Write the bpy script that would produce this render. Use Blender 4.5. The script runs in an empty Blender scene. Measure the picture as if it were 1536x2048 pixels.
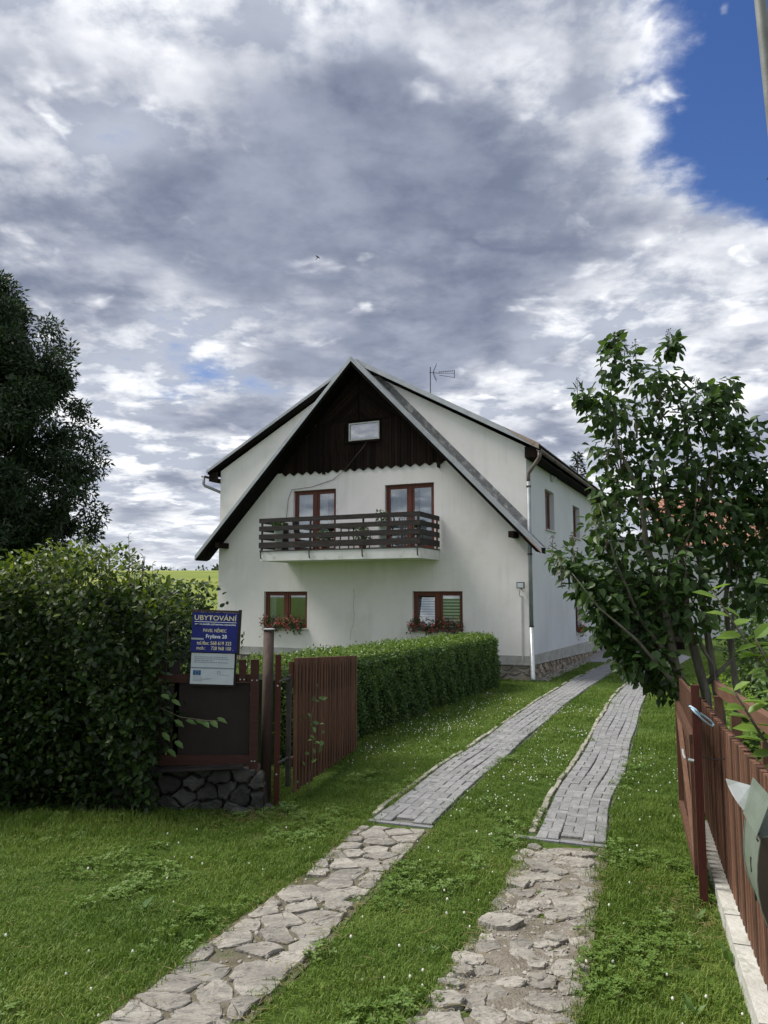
import bpy, math, random
import numpy as np
from mathutils import Vector, Matrix
rng = np.random.default_rng(7); random.seed(7)
PI = math.pi
sc = bpy.context.scene
# ---------------------------------------------------------------- camera
EYE = 2.2
cd = bpy.data.cameras.new('camera'); cam = bpy.data.objects.new('camera', cd); sc.collection.objects.link(cam)
cd.sensor_fit = 'VERTICAL'; cd.sensor_height = 36; cd.lens = 36*1520/2048
cd.clip_start = .05; cd.clip_end = 3000
cam.location = (0, 0, EYE); cam.rotation_euler = (PI/2 + math.atan(163/1520), 0, 0)
sc.camera = cam
sc.view_settings.view_transform = 'Standard'; sc.view_settings.look = 'None'
sc.view_settings.exposure = 0.38; sc.view_settings.gamma = 1
# ---------------------------------------------------------------- world: sky with a broken cloud deck
SUN_DIR = Vector((-.56, .12, .82)).normalized()          # towards the sun
w = bpy.data.worlds.new('World'); sc.world = w; w.use_nodes = True
def build_world():
    nt = w.node_tree; nt.nodes.clear(); N = nt.nodes.new; L = nt.links.new
    def M(op, a, b=None, c=None, clamp=False):
        n = N('ShaderNodeMath'); n.operation = op; n.use_clamp = clamp
        for i, v in enumerate((a, b, c)):
            if v is None: continue
            if hasattr(v, 'is_linked'): L(v, n.inputs[i])
            else: n.inputs[i].default_value = v
        return n.outputs[0]
    def SS(v, a, b, lo=0., hi=1.):
        n = N('ShaderNodeMapRange'); n.interpolation_type = 'SMOOTHSTEP'; L(v, n.inputs[0])
        n.inputs[1].default_value = a; n.inputs[2].default_value = b; n.inputs[3].default_value = lo; n.inputs[4].default_value = hi
        return n.outputs[0]
    def noise(vec, s, det, ro, off=(0, 0, 0), dist=0., stretch=(1, 1, 1)):
        m = N('ShaderNodeMapping'); L(vec, m.inputs[0]); m.inputs[1].default_value = off; m.inputs[3].default_value = stretch
        n = N('ShaderNodeTexNoise'); L(m.outputs[0], n.inputs['Vector']); n.inputs['Scale'].default_value = s
        n.inputs['Detail'].default_value = det; n.inputs['Roughness'].default_value = ro; n.inputs['Distortion'].default_value = dist
        return n.outputs['Fac']
    def mix(f, a, b):
        n = N('ShaderNodeMix'); n.data_type = 'RGBA'
        if hasattr(f, 'is_linked'): L(f, n.inputs[0])
        else: n.inputs[0].default_value = f
        for i, v in ((6, a), (7, b)):
            if hasattr(v, 'is_linked'): L(v, n.inputs[i])
            else: n.inputs[i].default_value = (*v, 1)
        return n.outputs[2]
    sky = N('ShaderNodeTexSky'); sky.sky_type = 'NISHITA'; sky.sun_disc = False
    sky.sun_elevation = math.asin(SUN_DIR.z); sky.sun_rotation = math.atan2(SUN_DIR.x, SUN_DIR.y)
    sky.air_density = 1.0; sky.dust_density = .6; sky.ozone_density = 2.5
    tc = N('ShaderNodeTexCoord'); sp = N('ShaderNodeSeparateXYZ'); L(tc.outputs['Generated'], sp.inputs[0])
    z = M('MAXIMUM', sp.outputs[2], 0.); zc = M('ADD', z, .15)
    cb = N('ShaderNodeCombineXYZ'); L(M('DIVIDE', sp.outputs[0], zc), cb.inputs[0]); L(M('DIVIDE', sp.outputs[1], zc), cb.inputs[1])
    p = cb.outputs[0]
    sx = N('ShaderNodeSeparateXYZ'); L(p, sx.inputs[0]); px, py = sx.outputs[0], sx.outputs[1]
    def blob(cx, cy, rx, ry, a, b):
        dx = M('MULTIPLY', M('SUBTRACT', px, cx), 1/rx); dy = M('MULTIPLY', M('SUBTRACT', py, cy), 1/ry)
        d = M('SQRT', M('ADD', M('MULTIPLY', dx, dx), M('MULTIPLY', dy, dy)))
        return SS(d, a, b, 1., 0.)
    big = noise(p, .9, 5, .5, (3.1, 1.7, 0), .2)
    mid = noise(p, 2.3, 9, .56, (7.3, 2.2, 1), .0)
    fine = noise(p, 6.0, 9, .60, (1.3, 5.2, 2), .1)
    hole = blob(.90, .95, .62, .60, .45, 1.15)
    cov = M('ADD', M('MULTIPLY', big, .50), M('ADD', M('MULTIPLY', mid, .42), M('MULTIPLY', fine, .20)))
    cov = M('SUBTRACT', M('ADD', cov, .185), M('MULTIPLY', hole, .43))
    alpha = SS(cov, .46, .60)
    wob = N('ShaderNodeTexNoise'); L(p, wob.inputs['Vector']); wob.inputs['Scale'].default_value = 3.2; wob.inputs['Detail'].default_value = 5
    wv = N('ShaderNodeVectorMath'); wv.operation = 'MULTIPLY_ADD'; L(wob.outputs['Color'], wv.inputs[0]); wv.inputs[1].default_value = (.34, .34, 0); L(p, wv.inputs[2])
    vo = N('ShaderNodeTexVoronoi'); vo.voronoi_dimensions = '2D'; vo.feature = 'SMOOTH_F1'; L(wv.outputs[0], vo.inputs['Vector']); vo.inputs['Scale'].default_value = 4.6; vo.inputs['Detail'].default_value = 3; vo.inputs['Roughness'].default_value = .55; vo.inputs['Smoothness'].default_value = .35
    puff = SS(vo.outputs['Distance'], .68, .12)
    cov = M('ADD', cov, M('MULTIPLY', M('SUBTRACT', puff, .5), .10))
    alpha = SS(cov, .47, .59)
    bank = blob(-.20, 1.66, 1.15, .54, .2, 1.3)
    th = M('ADD', M('MULTIPLY', noise(p, 1.5, 6, .5, (2.2, 9.4, 4), .25, (1, 1.25, 1)), .62), M('MULTIPLY', mid, .38))
    th = M('ADD', th, M('MULTIPLY', bank, .155))
    th = M('SUBTRACT', th, M('MULTIPLY', M('SUBTRACT', puff, .5), .07)); dark = SS(th, .475, .685)
    dark = M('MULTIPLY', dark, SS(cov, .52, .66))
    lit = SS(M('ADD', M('MULTIPLY', fine, .55), M('MULTIPLY', mid, .45)), .37, .57)
    relief = M('SUBTRACT', noise(p, 3.4, 7, .5, (7.3, 2.2, 1)), noise(p, 3.4, 4, .5, (7.3+.17, 2.2-.05, 1)))
    relief2 = M('SUBTRACT', fine, noise(p, 6.0, 8, .55, (1.3+.22, 5.2-.03, 2), .1))
    rl = M('ADD', M('ADD', M('MULTIPLY', relief, 2.4), M('MULTIPLY', relief2, 1.2)), M('MULTIPLY', M('SUBTRACT', puff, .5), .75))
    lit = M('ADD', lit, rl, clamp=True)
    white = mix(lit, (4.0, 4.35, 5.15), (9.1, 9.2, 9.4))
    grey = mix(M('ADD', SS(M('ADD', M('MULTIPLY', mid, .6), M('MULTIPLY', fine, .4)), .34, .66), M('MULTIPLY', rl, .45), clamp=True), (1.48, 1.74, 2.48), (2.9, 3.2, 4.05))
    cloud = mix(dark, white, grey)
    hsv = N('ShaderNodeHueSaturation'); L(sky.outputs[0], hsv.inputs['Color']); hsv.inputs['Saturation'].default_value = 1.25; hsv.inputs['Value'].default_value = .95; hsv.inputs['Hue'].default_value = .515; skyc = hsv.outputs[0]
    tot = mix(alpha, skyc, cloud)
    haze = mix(SS(z, 0., .16, .45, 0.), tot, (6.4, 6.7, 7.1))
    bg = N('ShaderNodeBackground'); L(haze, bg.inputs[0]); bg.inputs[1].default_value = .1
    out = N('ShaderNodeOutputWorld'); L(bg.outputs[0], out.inputs[0])
build_world()
sl = bpy.data.lights.new('sun', 'SUN'); sun = bpy.data.objects.new('sun', sl); sc.collection.objects.link(sun)
sl.energy = 4.2; sl.angle = math.radians(26); sl.color = (1, .95, .87)
sun.rotation_euler = (-SUN_DIR).to_track_quat('-Z', 'Y').to_euler(); sun.location = (-20, 0, 30)

# ---------------------------------------------------------------- helpers
COL = sc.collection
class MB:
    def __init__(s): s.v = []; s.f = []; s.mi = []
    def add(s, vs, fs, m=0):
        o = len(s.v); s.v += [tuple(map(float, p)) for p in vs]; s.f += [tuple(i+o for i in f) for f in fs]; s.mi += [m]*len(fs)
        return s
    def box(s, a, b, P=None, m=0):
        (x0, y0, z0), (x1, y1, z1) = a, b
        c = [(x0, y0, z0), (x1, y0, z0), (x1, y1, z0), (x0, y1, z0), (x0, y0, z1), (x1, y0, z1), (x1, y1, z1), (x0, y1, z1)]
        if P: c = [P(*q) for q in c]
        return s.add(c, [(0, 3, 2, 1), (4, 5, 6, 7), (0, 1, 5, 4), (1, 2, 6, 5), (2, 3, 7, 6), (3, 0, 4, 7)], m)
    def prism(s, poly, y0, y1, P=None, m=0):
        "poly of (x,z) extruded along y"
        n = len(poly); c = [(x, y0, z) for x, z in poly]+[(x, y1, z) for x, z in poly]
        if P: c = [P(*q) for q in c]
        return s.add(c, [tuple(range(n)), tuple(range(2*n-1, n-1, -1))]+[(i, i+n, (i+1) % n+n, (i+1) % n) for i in range(n)], m)
    def tube(s, pts, r, n=8, m=0, cap=True):
        pts = [Vector(p) for p in pts]; k = len(pts)
        rs = list(r) if hasattr(r, '__len__') else [r]*k
        vs = []; prev = None
        for i, p in enumerate(pts):
            t = (pts[min(i+1, k-1)]-pts[max(i-1, 0)]).normalized()
            if prev is None:
                a = Vector((0, 0, 1)) if abs(t.z) < .9 else Vector((1, 0, 0)); u = t.cross(a).normalized()
            else: u = (prev-t*prev.dot(t)).normalized()
            prev = u; q = t.cross(u)
            for j in range(n):
                a = 2*PI*j/n; vs.append(p+(u*math.cos(a)+q*math.sin(a))*rs[i])
        fs = [(i*n+j, i*n+(j+1) % n, (i+1)*n+(j+1) % n, (i+1)*n+j) for i in range(k-1) for j in range(n)]
        if cap: fs += [tuple(range(n-1, -1, -1)), tuple((k-1)*n+j for j in range(n))]
        return s.add(vs, fs, m)
    def lathe(s, prof, c=(0, 0, 0), n=12, m=0):
        vs = [(c[0]+r*math.cos(2*PI*j/n), c[1]+r*math.sin(2*PI*j/n), c[2]+z) for r, z in prof for j in range(n)]
        k = len(prof)
        fs = [(i*n+j, i*n+(j+1) % n, (i+1)*n+(j+1) % n, (i+1)*n+j) for i in range(k-1) for j in range(n)]
        fs += [tuple(range(n-1, -1, -1)), tuple((k-1)*n+j for j in range(n))]
        return s.add(vs, fs, m)
    def mesh(s, name, mat=None, smooth=False):
        me = bpy.data.meshes.new(name); me.from_pydata(s.v, [], s.f)
        for m in (mat if isinstance(mat, (list, tuple)) else [mat]):
            if m: me.materials.append(m)
        if any(s.mi): me.polygons.foreach_set('material_index', s.mi)
        if smooth: me.polygons.foreach_set('use_smooth', [True]*len(me.polygons))
        me.update(); return me
    def build(s, name, mat, parent=None, smooth=False, loc=None, **k):
        return link(name, s.mesh(name, mat, smooth), parent, loc, **k)
def link(name, data, parent=None, loc=None, **k):
    o = bpy.data.objects.new(name, data); COL.objects.link(o)
    if parent: o.parent = parent
    if loc is not None: o.location = loc
    for a, b in k.items(): o[a] = b
    return o
def thing(name, label, cat, loc=(0, 0, 0), rz=0, group=None):
    o = link(name, None, None, loc); o.rotation_euler = (0, 0, rz); o['label'] = label; o['category'] = cat
    o.empty_display_size = .2
    if group: o['group'] = group
    return o
def tag(o, label, cat, group=None):
    o['label'] = label; o['category'] = cat
    if group: o['group'] = group
    return o
def gz(x, y):
    y = np.asarray(y, float); yy = np.maximum(y, -4)
    z = .38-.061*yy
    t = np.clip((y-55)/180, 0, 1)
    return .5*(z+np.sqrt(z*z+.0025))+9.0*t*t*(3-2*t)
def G(x, y): return float(gz(x, y))
# ---------------------------------------------------------------- materials
def nodes(name):
    m = bpy.data.materials.new(name); m.use_nodes = True; nt = m.node_tree
    return m, nt, nt.nodes['Principled BSDF']
def mk(name, c1, c2=None, scale=4., rough=.8, bump=0., bscale=40., stretch=(1, 1, 1), metal=0., spec=.3, rnd=0., coord='Object', detail=5, lo=.35, hi=.65, wear=None, streak=None):
    m, nt, b = nodes(name); N = nt.nodes.new; L = nt.links.new
    b.inputs['Roughness'].default_value = rough; b.inputs['Metallic'].default_value = metal
    b.inputs['Specular IOR Level'].default_value = spec
    tc = N('ShaderNodeTexCoord'); src = tc.outputs[coord]
    mp = N('ShaderNodeMapping'); L(src, mp.inputs[0]); mp.inputs[3].default_value = stretch
    oi = N('ShaderNodeObjectInfo')
    add = N('ShaderNodeVectorMath'); add.operation = 'ADD'; L(mp.outputs[0], add.inputs[0])
    sc_ = N('ShaderNodeMath'); sc_.operation = 'MULTIPLY'; L(oi.outputs['Random'], sc_.inputs[0]); sc_.inputs[1].default_value = 37. if rnd else 0.
    L(sc_.outputs[0], add.inputs[1])
    vec = add.outputs[0]
    col = None
    c2 = c2 or c1
    n = N('ShaderNodeTexNoise'); L(vec, n.inputs['Vector']); n.inputs['Scale'].default_value = scale; n.inputs['Detail'].default_value = detail; n.inputs['Roughness'].default_value = .6
    mr = N('ShaderNodeMapRange'); L(n.outputs['Fac'], mr.inputs[0]); mr.inputs[1].default_value = lo; mr.inputs[2].default_value = hi
    mx = N('ShaderNodeMix'); mx.data_type = 'RGBA'; L(mr.outputs[0], mx.inputs[0]); mx.inputs[6].default_value = (*c1, 1); mx.inputs[7].default_value = (*c2, 1)
    col = mx.outputs[2]
    if wear:
        wc, ws, wl, wh = wear
        n2 = N('ShaderNodeTexNoise'); L(vec, n2.inputs['Vector']); n2.inputs['Scale'].default_value = ws; n2.inputs['Detail'].default_value = 7; n2.inputs['Roughness'].default_value = .65
        m2 = N('ShaderNodeMapRange'); L(n2.outputs['Fac'], m2.inputs[0]); m2.inputs[1].default_value = wl; m2.inputs[2].default_value = wh
        x2 = N('ShaderNodeMix'); x2.data_type = 'RGBA'; L(m2.outputs[0], x2.inputs[0]); L(col, x2.inputs[6]); x2.inputs[7].default_value = (*wc, 1); col = x2.outputs[2]
    if streak:
        sm = N('ShaderNodeMapping'); L(src, sm.inputs[0]); sm.inputs[3].default_value = (5., 5., .22)
        n3 = N('ShaderNodeTexNoise'); L(sm.outputs[0], n3.inputs['Vector']); n3.inputs['Scale'].default_value = 1.; n3.inputs['Detail'].default_value = 7; n3.inputs['Roughness'].default_value = .6
        n4 = N('ShaderNodeTexNoise'); L(src, n4.inputs['Vector']); n4.inputs['Scale'].default_value = .8
        pr = N('ShaderNodeMath'); pr.operation = 'MULTIPLY'; L(n3.outputs['Fac'], pr.inputs[0]); L(n4.outputs['Fac'], pr.inputs[1])
        m3 = N('ShaderNodeMapRange'); L(pr.outputs[0], m3.inputs[0]); m3.inputs[1].default_value = .26; m3.inputs[2].default_value = .42; m3.inputs[4].default_value = .28
        x3 = N('ShaderNodeMix'); x3.data_type = 'RGBA'; L(m3.outputs[0], x3.inputs[0]); L(col, x3.inputs[6]); x3.inputs[7].default_value = (*streak, 1); col = x3.outputs[2]
    if rnd:
        h = N('ShaderNodeHueSaturation'); L(col, h.inputs['Color'])
        r = N('ShaderNodeMapRange'); L(oi.outputs['Random'], r.inputs[0]); r.inputs[3].default_value = 1-rnd; r.inputs[4].default_value = 1+rnd; L(r.outputs[0], h.inputs['Value'])
        col = h.outputs[0]
    L(col, b.inputs['Base Color'])
    if bump:
        nb = N('ShaderNodeTexNoise'); L(vec, nb.inputs['Vector']); nb.inputs['Scale'].default_value = bscale; nb.inputs['Detail'].default_value = 6
        bp = N('ShaderNodeBump'); L(nb.outputs['Fac'], bp.inputs['Height']); bp.inputs['Strength'].default_value = bump; bp.inputs['Distance'].default_value = .02
        L(bp.outputs[0], b.inputs['Normal'])
    return m
def leafmat(name, cols, rough=.45, trans=.35, spec=.35):
    "leaf green that differs leaf by leaf, partly translucent"
    m = bpy.data.materials.new(name); m.use_nodes = True; nt = m.node_tree; N = nt.nodes.new; L = nt.links.new
    b = nt.nodes['Principled BSDF']; out = nt.nodes['Material Output']
    ge = N('ShaderNodeNewGeometry'); oi = N('ShaderNodeObjectInfo')
    a = N('ShaderNodeMath'); a.operation = 'ADD'; L(ge.outputs['Random Per Island'], a.inputs[0]); L(oi.outputs['Random'], a.inputs[1])
    fr = N('ShaderNodeMath'); fr.operation = 'FRACT'; L(a.outputs[0], fr.inputs[0])
    cr = N('ShaderNodeValToRGB'); L(fr.outputs[0], cr.inputs[0])
    e = cr.color_ramp.elements; e[0].color = (*cols[0], 1); e[-1].color = (*cols[-1], 1)
    for i, c in enumerate(cols[1:-1]): q = e.new((i+1)/(len(cols)-1)); q.color = (*c, 1)
    b.inputs['Roughness'].default_value = rough; b.inputs['Specular IOR Level'].default_value = spec
    L(cr.outputs[0], b.inputs['Base Color'])
    tr = N('ShaderNodeBsdfTranslucent'); hs = N('ShaderNodeHueSaturation'); L(cr.outputs[0], hs.inputs['Color']); hs.inputs['Saturation'].default_value = 1.1; hs.inputs['Value'].default_value = 1.5; hs.inputs['Hue'].default_value = .485
    L(hs.outputs[0], tr.inputs[0])
    mx = N('ShaderNodeMixShader'); mx.inputs[0].default_value = trans; L(b.outputs[0], mx.inputs[1]); L(tr.outputs[0], mx.inputs[2]); L(mx.outputs[0], out.inputs[0])
    return m
def glassmat(name, refl=.3, tint=(.9, .95, .95)):
    m = bpy.data.materials.new(name); m.use_nodes = True; nt = m.node_tree; nt.nodes.clear(); N = nt.nodes.new; L = nt.links.new
    t = N('ShaderNodeBsdfTransparent'); t.inputs[0].default_value = (*tint, 1); g = N('ShaderNodeBsdfGlossy'); g.inputs['Roughness'].default_value = .015
    tcx = N('ShaderNodeTexCoord'); nz = N('ShaderNodeTexNoise'); L(tcx.outputs['Object'], nz.inputs['Vector']); nz.inputs['Scale'].default_value = 1.6
    bp = N('ShaderNodeBump'); bp.inputs['Strength'].default_value = .05; L(nz.outputs['Fac'], bp.inputs['Height']); L(bp.outputs[0], g.inputs['Normal'])
    lw = N('ShaderNodeLayerWeight'); lw.inputs[0].default_value = .25
    mr = N('ShaderNodeMapRange'); L(lw.outputs['Facing'], mr.inputs[0]); mr.inputs[3].default_value = refl; mr.inputs[4].default_value = min(1, refl+.5)
    mx = N('ShaderNodeMixShader'); L(mr.outputs[0], mx.inputs[0]); L(t.outputs[0], mx.inputs[1]); L(g.outputs[0], mx.inputs[2])
    o = N('ShaderNodeOutputMaterial'); L(mx.outputs[0], o.inputs[0]); return m
M = {}
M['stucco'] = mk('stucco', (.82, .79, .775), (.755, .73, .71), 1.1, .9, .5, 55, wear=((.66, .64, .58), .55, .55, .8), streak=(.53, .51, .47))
M['stucco_side_shaded'] = mk('stucco_side_shaded', (.63, .65, .69), (.58, .595, .63), .9, .9, .4, 50, streak=(.45, .47, .50))  # same plaster as the front; blue skylight shade put into the colour
M['mortar'] = mk('mortar', (.42, .42, .40), (.30, .30, .28), 3, .95, .6, 30)
M['slab'] = mk('balcony_concrete', (.70, .71, .70), (.60, .60, .57), 2.5, .85, .2, 30, wear=((.33, .34, .27), 3.2, .58, .72))
M['darkwood'] = mk('dark_stained_wood', (.006, .0042, .0035), (.018, .010, .0065), 5, .8, .5, 30, (6, 6, .5), rnd=.5, spec=.12)
M['soffit'] = mk('soffit_wood', (.005, .0045, .004), (.010, .008, .007), 4, .85, .2, 30, spec=.08)
M['railwood'] = mk('weathered_rail_wood', (.022, .019, .018), (.055, .047, .043), 7, .8, .5, 40, (.5, 6, 6), rnd=.2, spec=.25)
M['iron'] = mk('dark_iron', (.035, .033, .033), (.07, .06, .055), 8, .6, .2, 60)
M['zinc'] = mk('zinc_sheet', (.44, .46, .48), (.34, .36, .38), 3, .45, .1, 30, metal=.35, rnd=.1)
M['oldsheet'] = mk('weathered_roof_sheet', (.11, .115, .118), (.19, .195, .20), 6, .75, .4, 40, rnd=.15, wear=((.38, .39, .385), 4.4, .50, .66))
M['rust'] = mk('rusty_sheet', (.28, .17, .12), (.42, .36, .32), 5, .7, .2, 30)
M['gutter'] = mk('brown_gutter', (.10, .075, .065), (.20, .17, .16), 3, .5, .1, 30, metal=.2)
M['pipe'] = mk('grey_downpipe', (.22, .245, .26), (.32, .34, .35), 3, .5, .1, 30, metal=.3)
M['frame'] = mk('mahogany_frame', (.15, .045, .026), (.105, .032, .019), 5, .5, .15, 40, (6, 6, .6))
M['whiteframe'] = mk('old_white_paint', (.55, .56, .54), (.42, .43, .41), 8, .6)
M['glass'] = glassmat('window_glass', .20)
M['glass_dull'] = glassmat('dusty_glass', .42, (.6, .65, .65))
M['curtain'] = leafmat('net_curtain', [(.75, .77, .8), (.72, .74, .78)], .9, .4, .1)
M['blind'] = mk('blind_fabric', (.80, .82, .86), (.76, .78, .82), 3, .9)
M['interior'] = mk('room_plaster', (.14, .125, .11), (.11, .10, .09), 1, .9)
M['plinth'] = mk('plinth_stone', (.20, .165, .125), (.30, .26, .21), 5, .9, .7, 18, rnd=.35, wear=((.38, .35, .30), 4, .55, .75))
M['drystone'] = mk('wall_stone', (.032, .034, .030), (.075, .075, .068), 4, .9, .8, 14, rnd=.3, wear=((.06, .075, .05), 5, .52, .7))
M['flag'] = mk('flagstone', (.20, .188, .168), (.325, .305, .268), 4, .9, 1., 26, (1, 2.6, 1), rnd=.2, detail=9, wear=((.17, .165, .15), 9, .52, .68))
M['paver'] = mk('concrete_paver', (.185, .188, .192), (.245, .247, .248), 9, .92, .5, 60, rnd=.15, wear=((.14, .14, .135), 14, .52, .72))
M['kerbdark'] = mk('dark_kerb', (.17, .175, .185), (.22, .225, .235), 8, .9, .3, 50)
M['edging'] = mk('pale_edging', (.31, .30, .25), (.23, .22, .18), 9, .92, .6, 40, rnd=.2, wear=((.12, .13, .06), 6, .56, .68))
M['bed_dark'] = mk('dark_joint_soil', (.085, .075, .05), (.15, .135, .10), 8, .95, .8, 60, wear=((.045, .07, .018), 4, .52, .64))
M['bed'] = mk('gritty_soil', (.14, .122, .096), (.225, .205, .172), 6, .95, 1., 60, detail=9, wear=((.13, .115, .085), 2.2, .50, .66))
M['joint'] = mk('joint_sand', (.10, .10, .08), (.15, .145, .125), 12, .95, .6, 60, wear=((.05, .075, .02), 5, .52, .62))
M['pebble'] = mk('gravel_pebble', (.18, .165, .145), (.33, .31, .28), 30, .9, .3, 80)
M['redwood'] = mk('red_brown_slat', (.085, .040, .024), (.135, .068, .042), 5, .75, .4, 40, (7, 7, .5), rnd=.22, spec=.3, wear=((.12, .066, .047), 3, .52, .75))
M['redpost'] = mk('red_painted_post', (.085, .022, .015), (.062, .017, .012), 4, .7, .3, 30, (5, 5, .5))
M['brownrail'] = mk('tan_brown_rail', (.16, .085, .054), (.115, .058, .036), 4, .7, .3, 30, (.6, 5, 5))
M['slatgap'] = mk('gap_shade_wood', (.045, .018, .012), (.075, .030, .020), 5, .75, .4, 40, (8, 8, .5), rnd=.25)  # darker wood in the gaps between slats, painting their shade
M['slatfence'] = mk('fence_slat_wood', (.080, .037, .022), (.135, .067, .041), 5, .7, .5, 40, (8, 8, .5), rnd=.5, spec=.3, wear=((.19, .105, .068), 3.5, .50, .75))
M['rustpipe'] = mk('rusty_pipe', (.045, .030, .024), (.075, .050, .040), 4, .75, .3, 30, (2, 2, .6), spec=.35)
M['kerb'] = mk('concrete_kerb', (.50, .50, .46), (.38, .375, .34), 4, .92, .5, 35, wear=((.20, .20, .15), 6, .57, .75))
M['signblue'] = mk('sign_blue', (.010, .016, .16), (.014, .022, .19), 3, .5)
M['signwhite'] = mk('plaque_white', (.55, .60, .64), (.46, .51, .55), 5, .55)
M['signyellow'] = mk('sign_cream', (.72, .66, .42), (.65, .6, .38), 5, .6)
M['signletter'] = mk('sign_white', (.75, .78, .80), None, 5, .6)
M['print'] = mk('grey_print', (.20, .25, .30), None, 5, .6)
M['euflag'] = mk('faded_flag_blue', (.03, .10, .22), None, 5, .6)
M['darkpanel'] = mk('dark_panel', (.018, .013, .012), (.026, .019, .017), 3, .7, .1, 20)
M['mailgreen'] = mk('grey_green_enamel', (.22, .26, .22), (.17, .21, .17), 5, .4, .1, 40, metal=.3, wear=((.26, .28, .12), 3, .6, .75))
M['maildark'] = mk('mailbox_side', (.085, .070, .055), (.06, .05, .04), 5, .5)
M['galv'] = mk('galvanised_sheet', (.55, .58, .58), (.44, .47, .47), 4, .35, .1, 30, metal=.6)
M['rope'] = mk('pale_blue_rope', (.45, .62, .75), (.36, .52, .66), 40, .8, .4, 200)
M['pole'] = mk('lamp_post_grey', (.20, .205, .20), (.27, .275, .27), 3, .6, .1, 30, metal=.2)
M['bark'] = mk('lilac_bark', (.10, .09, .072), (.19, .175, .145), 6, .95, .9, 30, (3, 3, .6), wear=((.13, .14, .07), 4, .55, .72))
M['twig'] = mk('twig', (.09, .075, .055), (.14, .12, .09), 6, .9)
M['tile'] = mk('orange_clay_tile', (.38, .175, .115), (.47, .255, .185), 3, .8, .3, 20, wear=((.26, .12, .085), 2, .55, .7))
M['farwhite'] = mk('far_white_render', (.66, .66, .68), (.60, .60, .63), .6, .9)
M['terracotta'] = mk('terracotta', (.30, .12, .07), (.24, .09, .055), 6, .8)
M['potpale'] = mk('pale_green_pot', (.45, .55, .48), None, 5, .5)
M['black'] = mk('black_plastic', (.015, .015, .016), (.022, .022, .023), 6, .5)
M['seed'] = mk('dry_lilac_panicle', (.055, .032, .026), (.10, .06, .045), 30, .9)
M['soil'] = mk('dark_soil', (.03, .024, .018), (.05, .04, .03), 8, .95, .6, 40)
M['petal_red'] = leafmat('pink_red_petals', [(.48, .07, .07), (.62, .16, .15), (.70, .30, .26)], .7, .25)
M['petal_orange'] = leafmat('salmon_petals', [(.75, .26, .16), (.82, .40, .28)], .7, .3)
M['petal_white'] = leafmat('white_petals', [(.75, .76, .70), (.85, .85, .80)], .7, .2)
M['leaf_lilac'] = leafmat('lilac_leaf', [(.024, .054, .016), (.040, .082, .021), (.064, .118, .028), (.030, .066, .019)], .42, .38)
M['leaf_shrub'] = leafmat('shrub_leaf', [(.013, .030, .008), (.024, .050, .012), (.046, .082, .016), (.018, .038, .010)], .42, .30)
M['leaf_shrub_lit_shoot'] = leafmat('lit_and_shoot_leaf', [(.065, .105, .018), (.10, .15, .024), (.14, .195, .032), (.045, .08, .016)], .42, .35)  # lighter green for young shoots, and for sunlight painted on the upper leaves
M['leaf_box_lit'] = leafmat('lit_box_leaf', [(.075, .14, .024), (.11, .19, .034), (.15, .23, .045)], .45, .3)  # sunlight on the hedge top put into a lighter leaf colour
M['panelrail'] = mk('shaded_red_rail', (.045, .018, .013), (.065, .027, .019), 5, .75, .4, 40, (.6, 6, 6))  # red-brown wood darkened to paint the shrub's shade on these rails
M['leaf_tree'] = leafmat('willow_leaf', [(.014, .030, .013), (.024, .047, .018), (.036, .064, .022)], .5, .2)
M['leaf_box'] = leafmat('box_leaf', [(.030, .068, .017), (.046, .098, .022), (.070, .135, .028), (.10, .17, .034)], .45, .2)
M['leaf_bright'] = leafmat('bright_leaf', [(.12, .21, .035), (.16, .27, .045), (.20, .32, .06)], .4, .45)
M['leaf_weed'] = leafmat('weed_leaf', [(.07, .14, .035), (.11, .19, .05)], .45, .3)
M['leaf_pot'] = leafmat('geranium_leaf', [(.03, .07, .02), (.05, .10, .03)], .5, .25)
M['needle'] = leafmat('spruce_needles', [(.02, .042, .025), (.032, .06, .032)], .6, .1)
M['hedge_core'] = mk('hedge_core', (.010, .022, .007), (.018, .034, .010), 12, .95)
def grassmat():
    m = bpy.data.materials.new('grass_blades'); m.use_nodes = True; nt = m.node_tree; N = nt.nodes.new; L = nt.links.new
    b = nt.nodes['Principled BSDF']; out = nt.nodes['Material Output']
    ge = N('ShaderNodeNewGeometry'); oi = N('ShaderNodeObjectInfo')
    n = N('ShaderNodeTexNoise'); L(ge.outputs['Position'], n.inputs['Vector']); n.inputs['Scale'].default_value = .9; n.inputs['Detail'].default_value = 4
    a = N('ShaderNodeMath'); a.operation = 'MULTIPLY_ADD'; L(ge.outputs['Random Per Island'], a.inputs[0]); a.inputs[1].default_value = .5
    r2 = N('ShaderNodeMath'); r2.operation = 'MULTIPLY_ADD'; L(n.outputs['Fac'], r2.inputs[0]); r2.inputs[1].default_value = 1.3; r2.inputs[2].default_value = -.4; L(r2.outputs[0], a.inputs[2])
    cr = N('ShaderNodeValToRGB'); L(a.outputs[0], cr.inputs[0]); e = cr.color_ramp.elements
    e[0].position = .05; e[0].color = (.070, .134, .018, 1); e[1].position = .95; e[1].color = (.24, .31, .065, 1)
    q = e.new(.5); q.color = (.120, .203, .029, 1)
    L(cr.outputs[0], b.inputs['Base Color']); b.inputs['Roughness'].default_value = .5; b.inputs['Specular IOR Level'].default_value = .3
    tr = N('ShaderNodeBsdfTranslucent'); L(cr.outputs[0], tr.inputs[0])
    mx = N('ShaderNodeMixShader'); mx.inputs[0].default_value = .35; L(b.outputs[0], mx.inputs[1]); L(tr.outputs[0], mx.inputs[2]); L(mx.outputs[0], out.inputs[0])
    return m
M['grass'] = grassmat()
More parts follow.
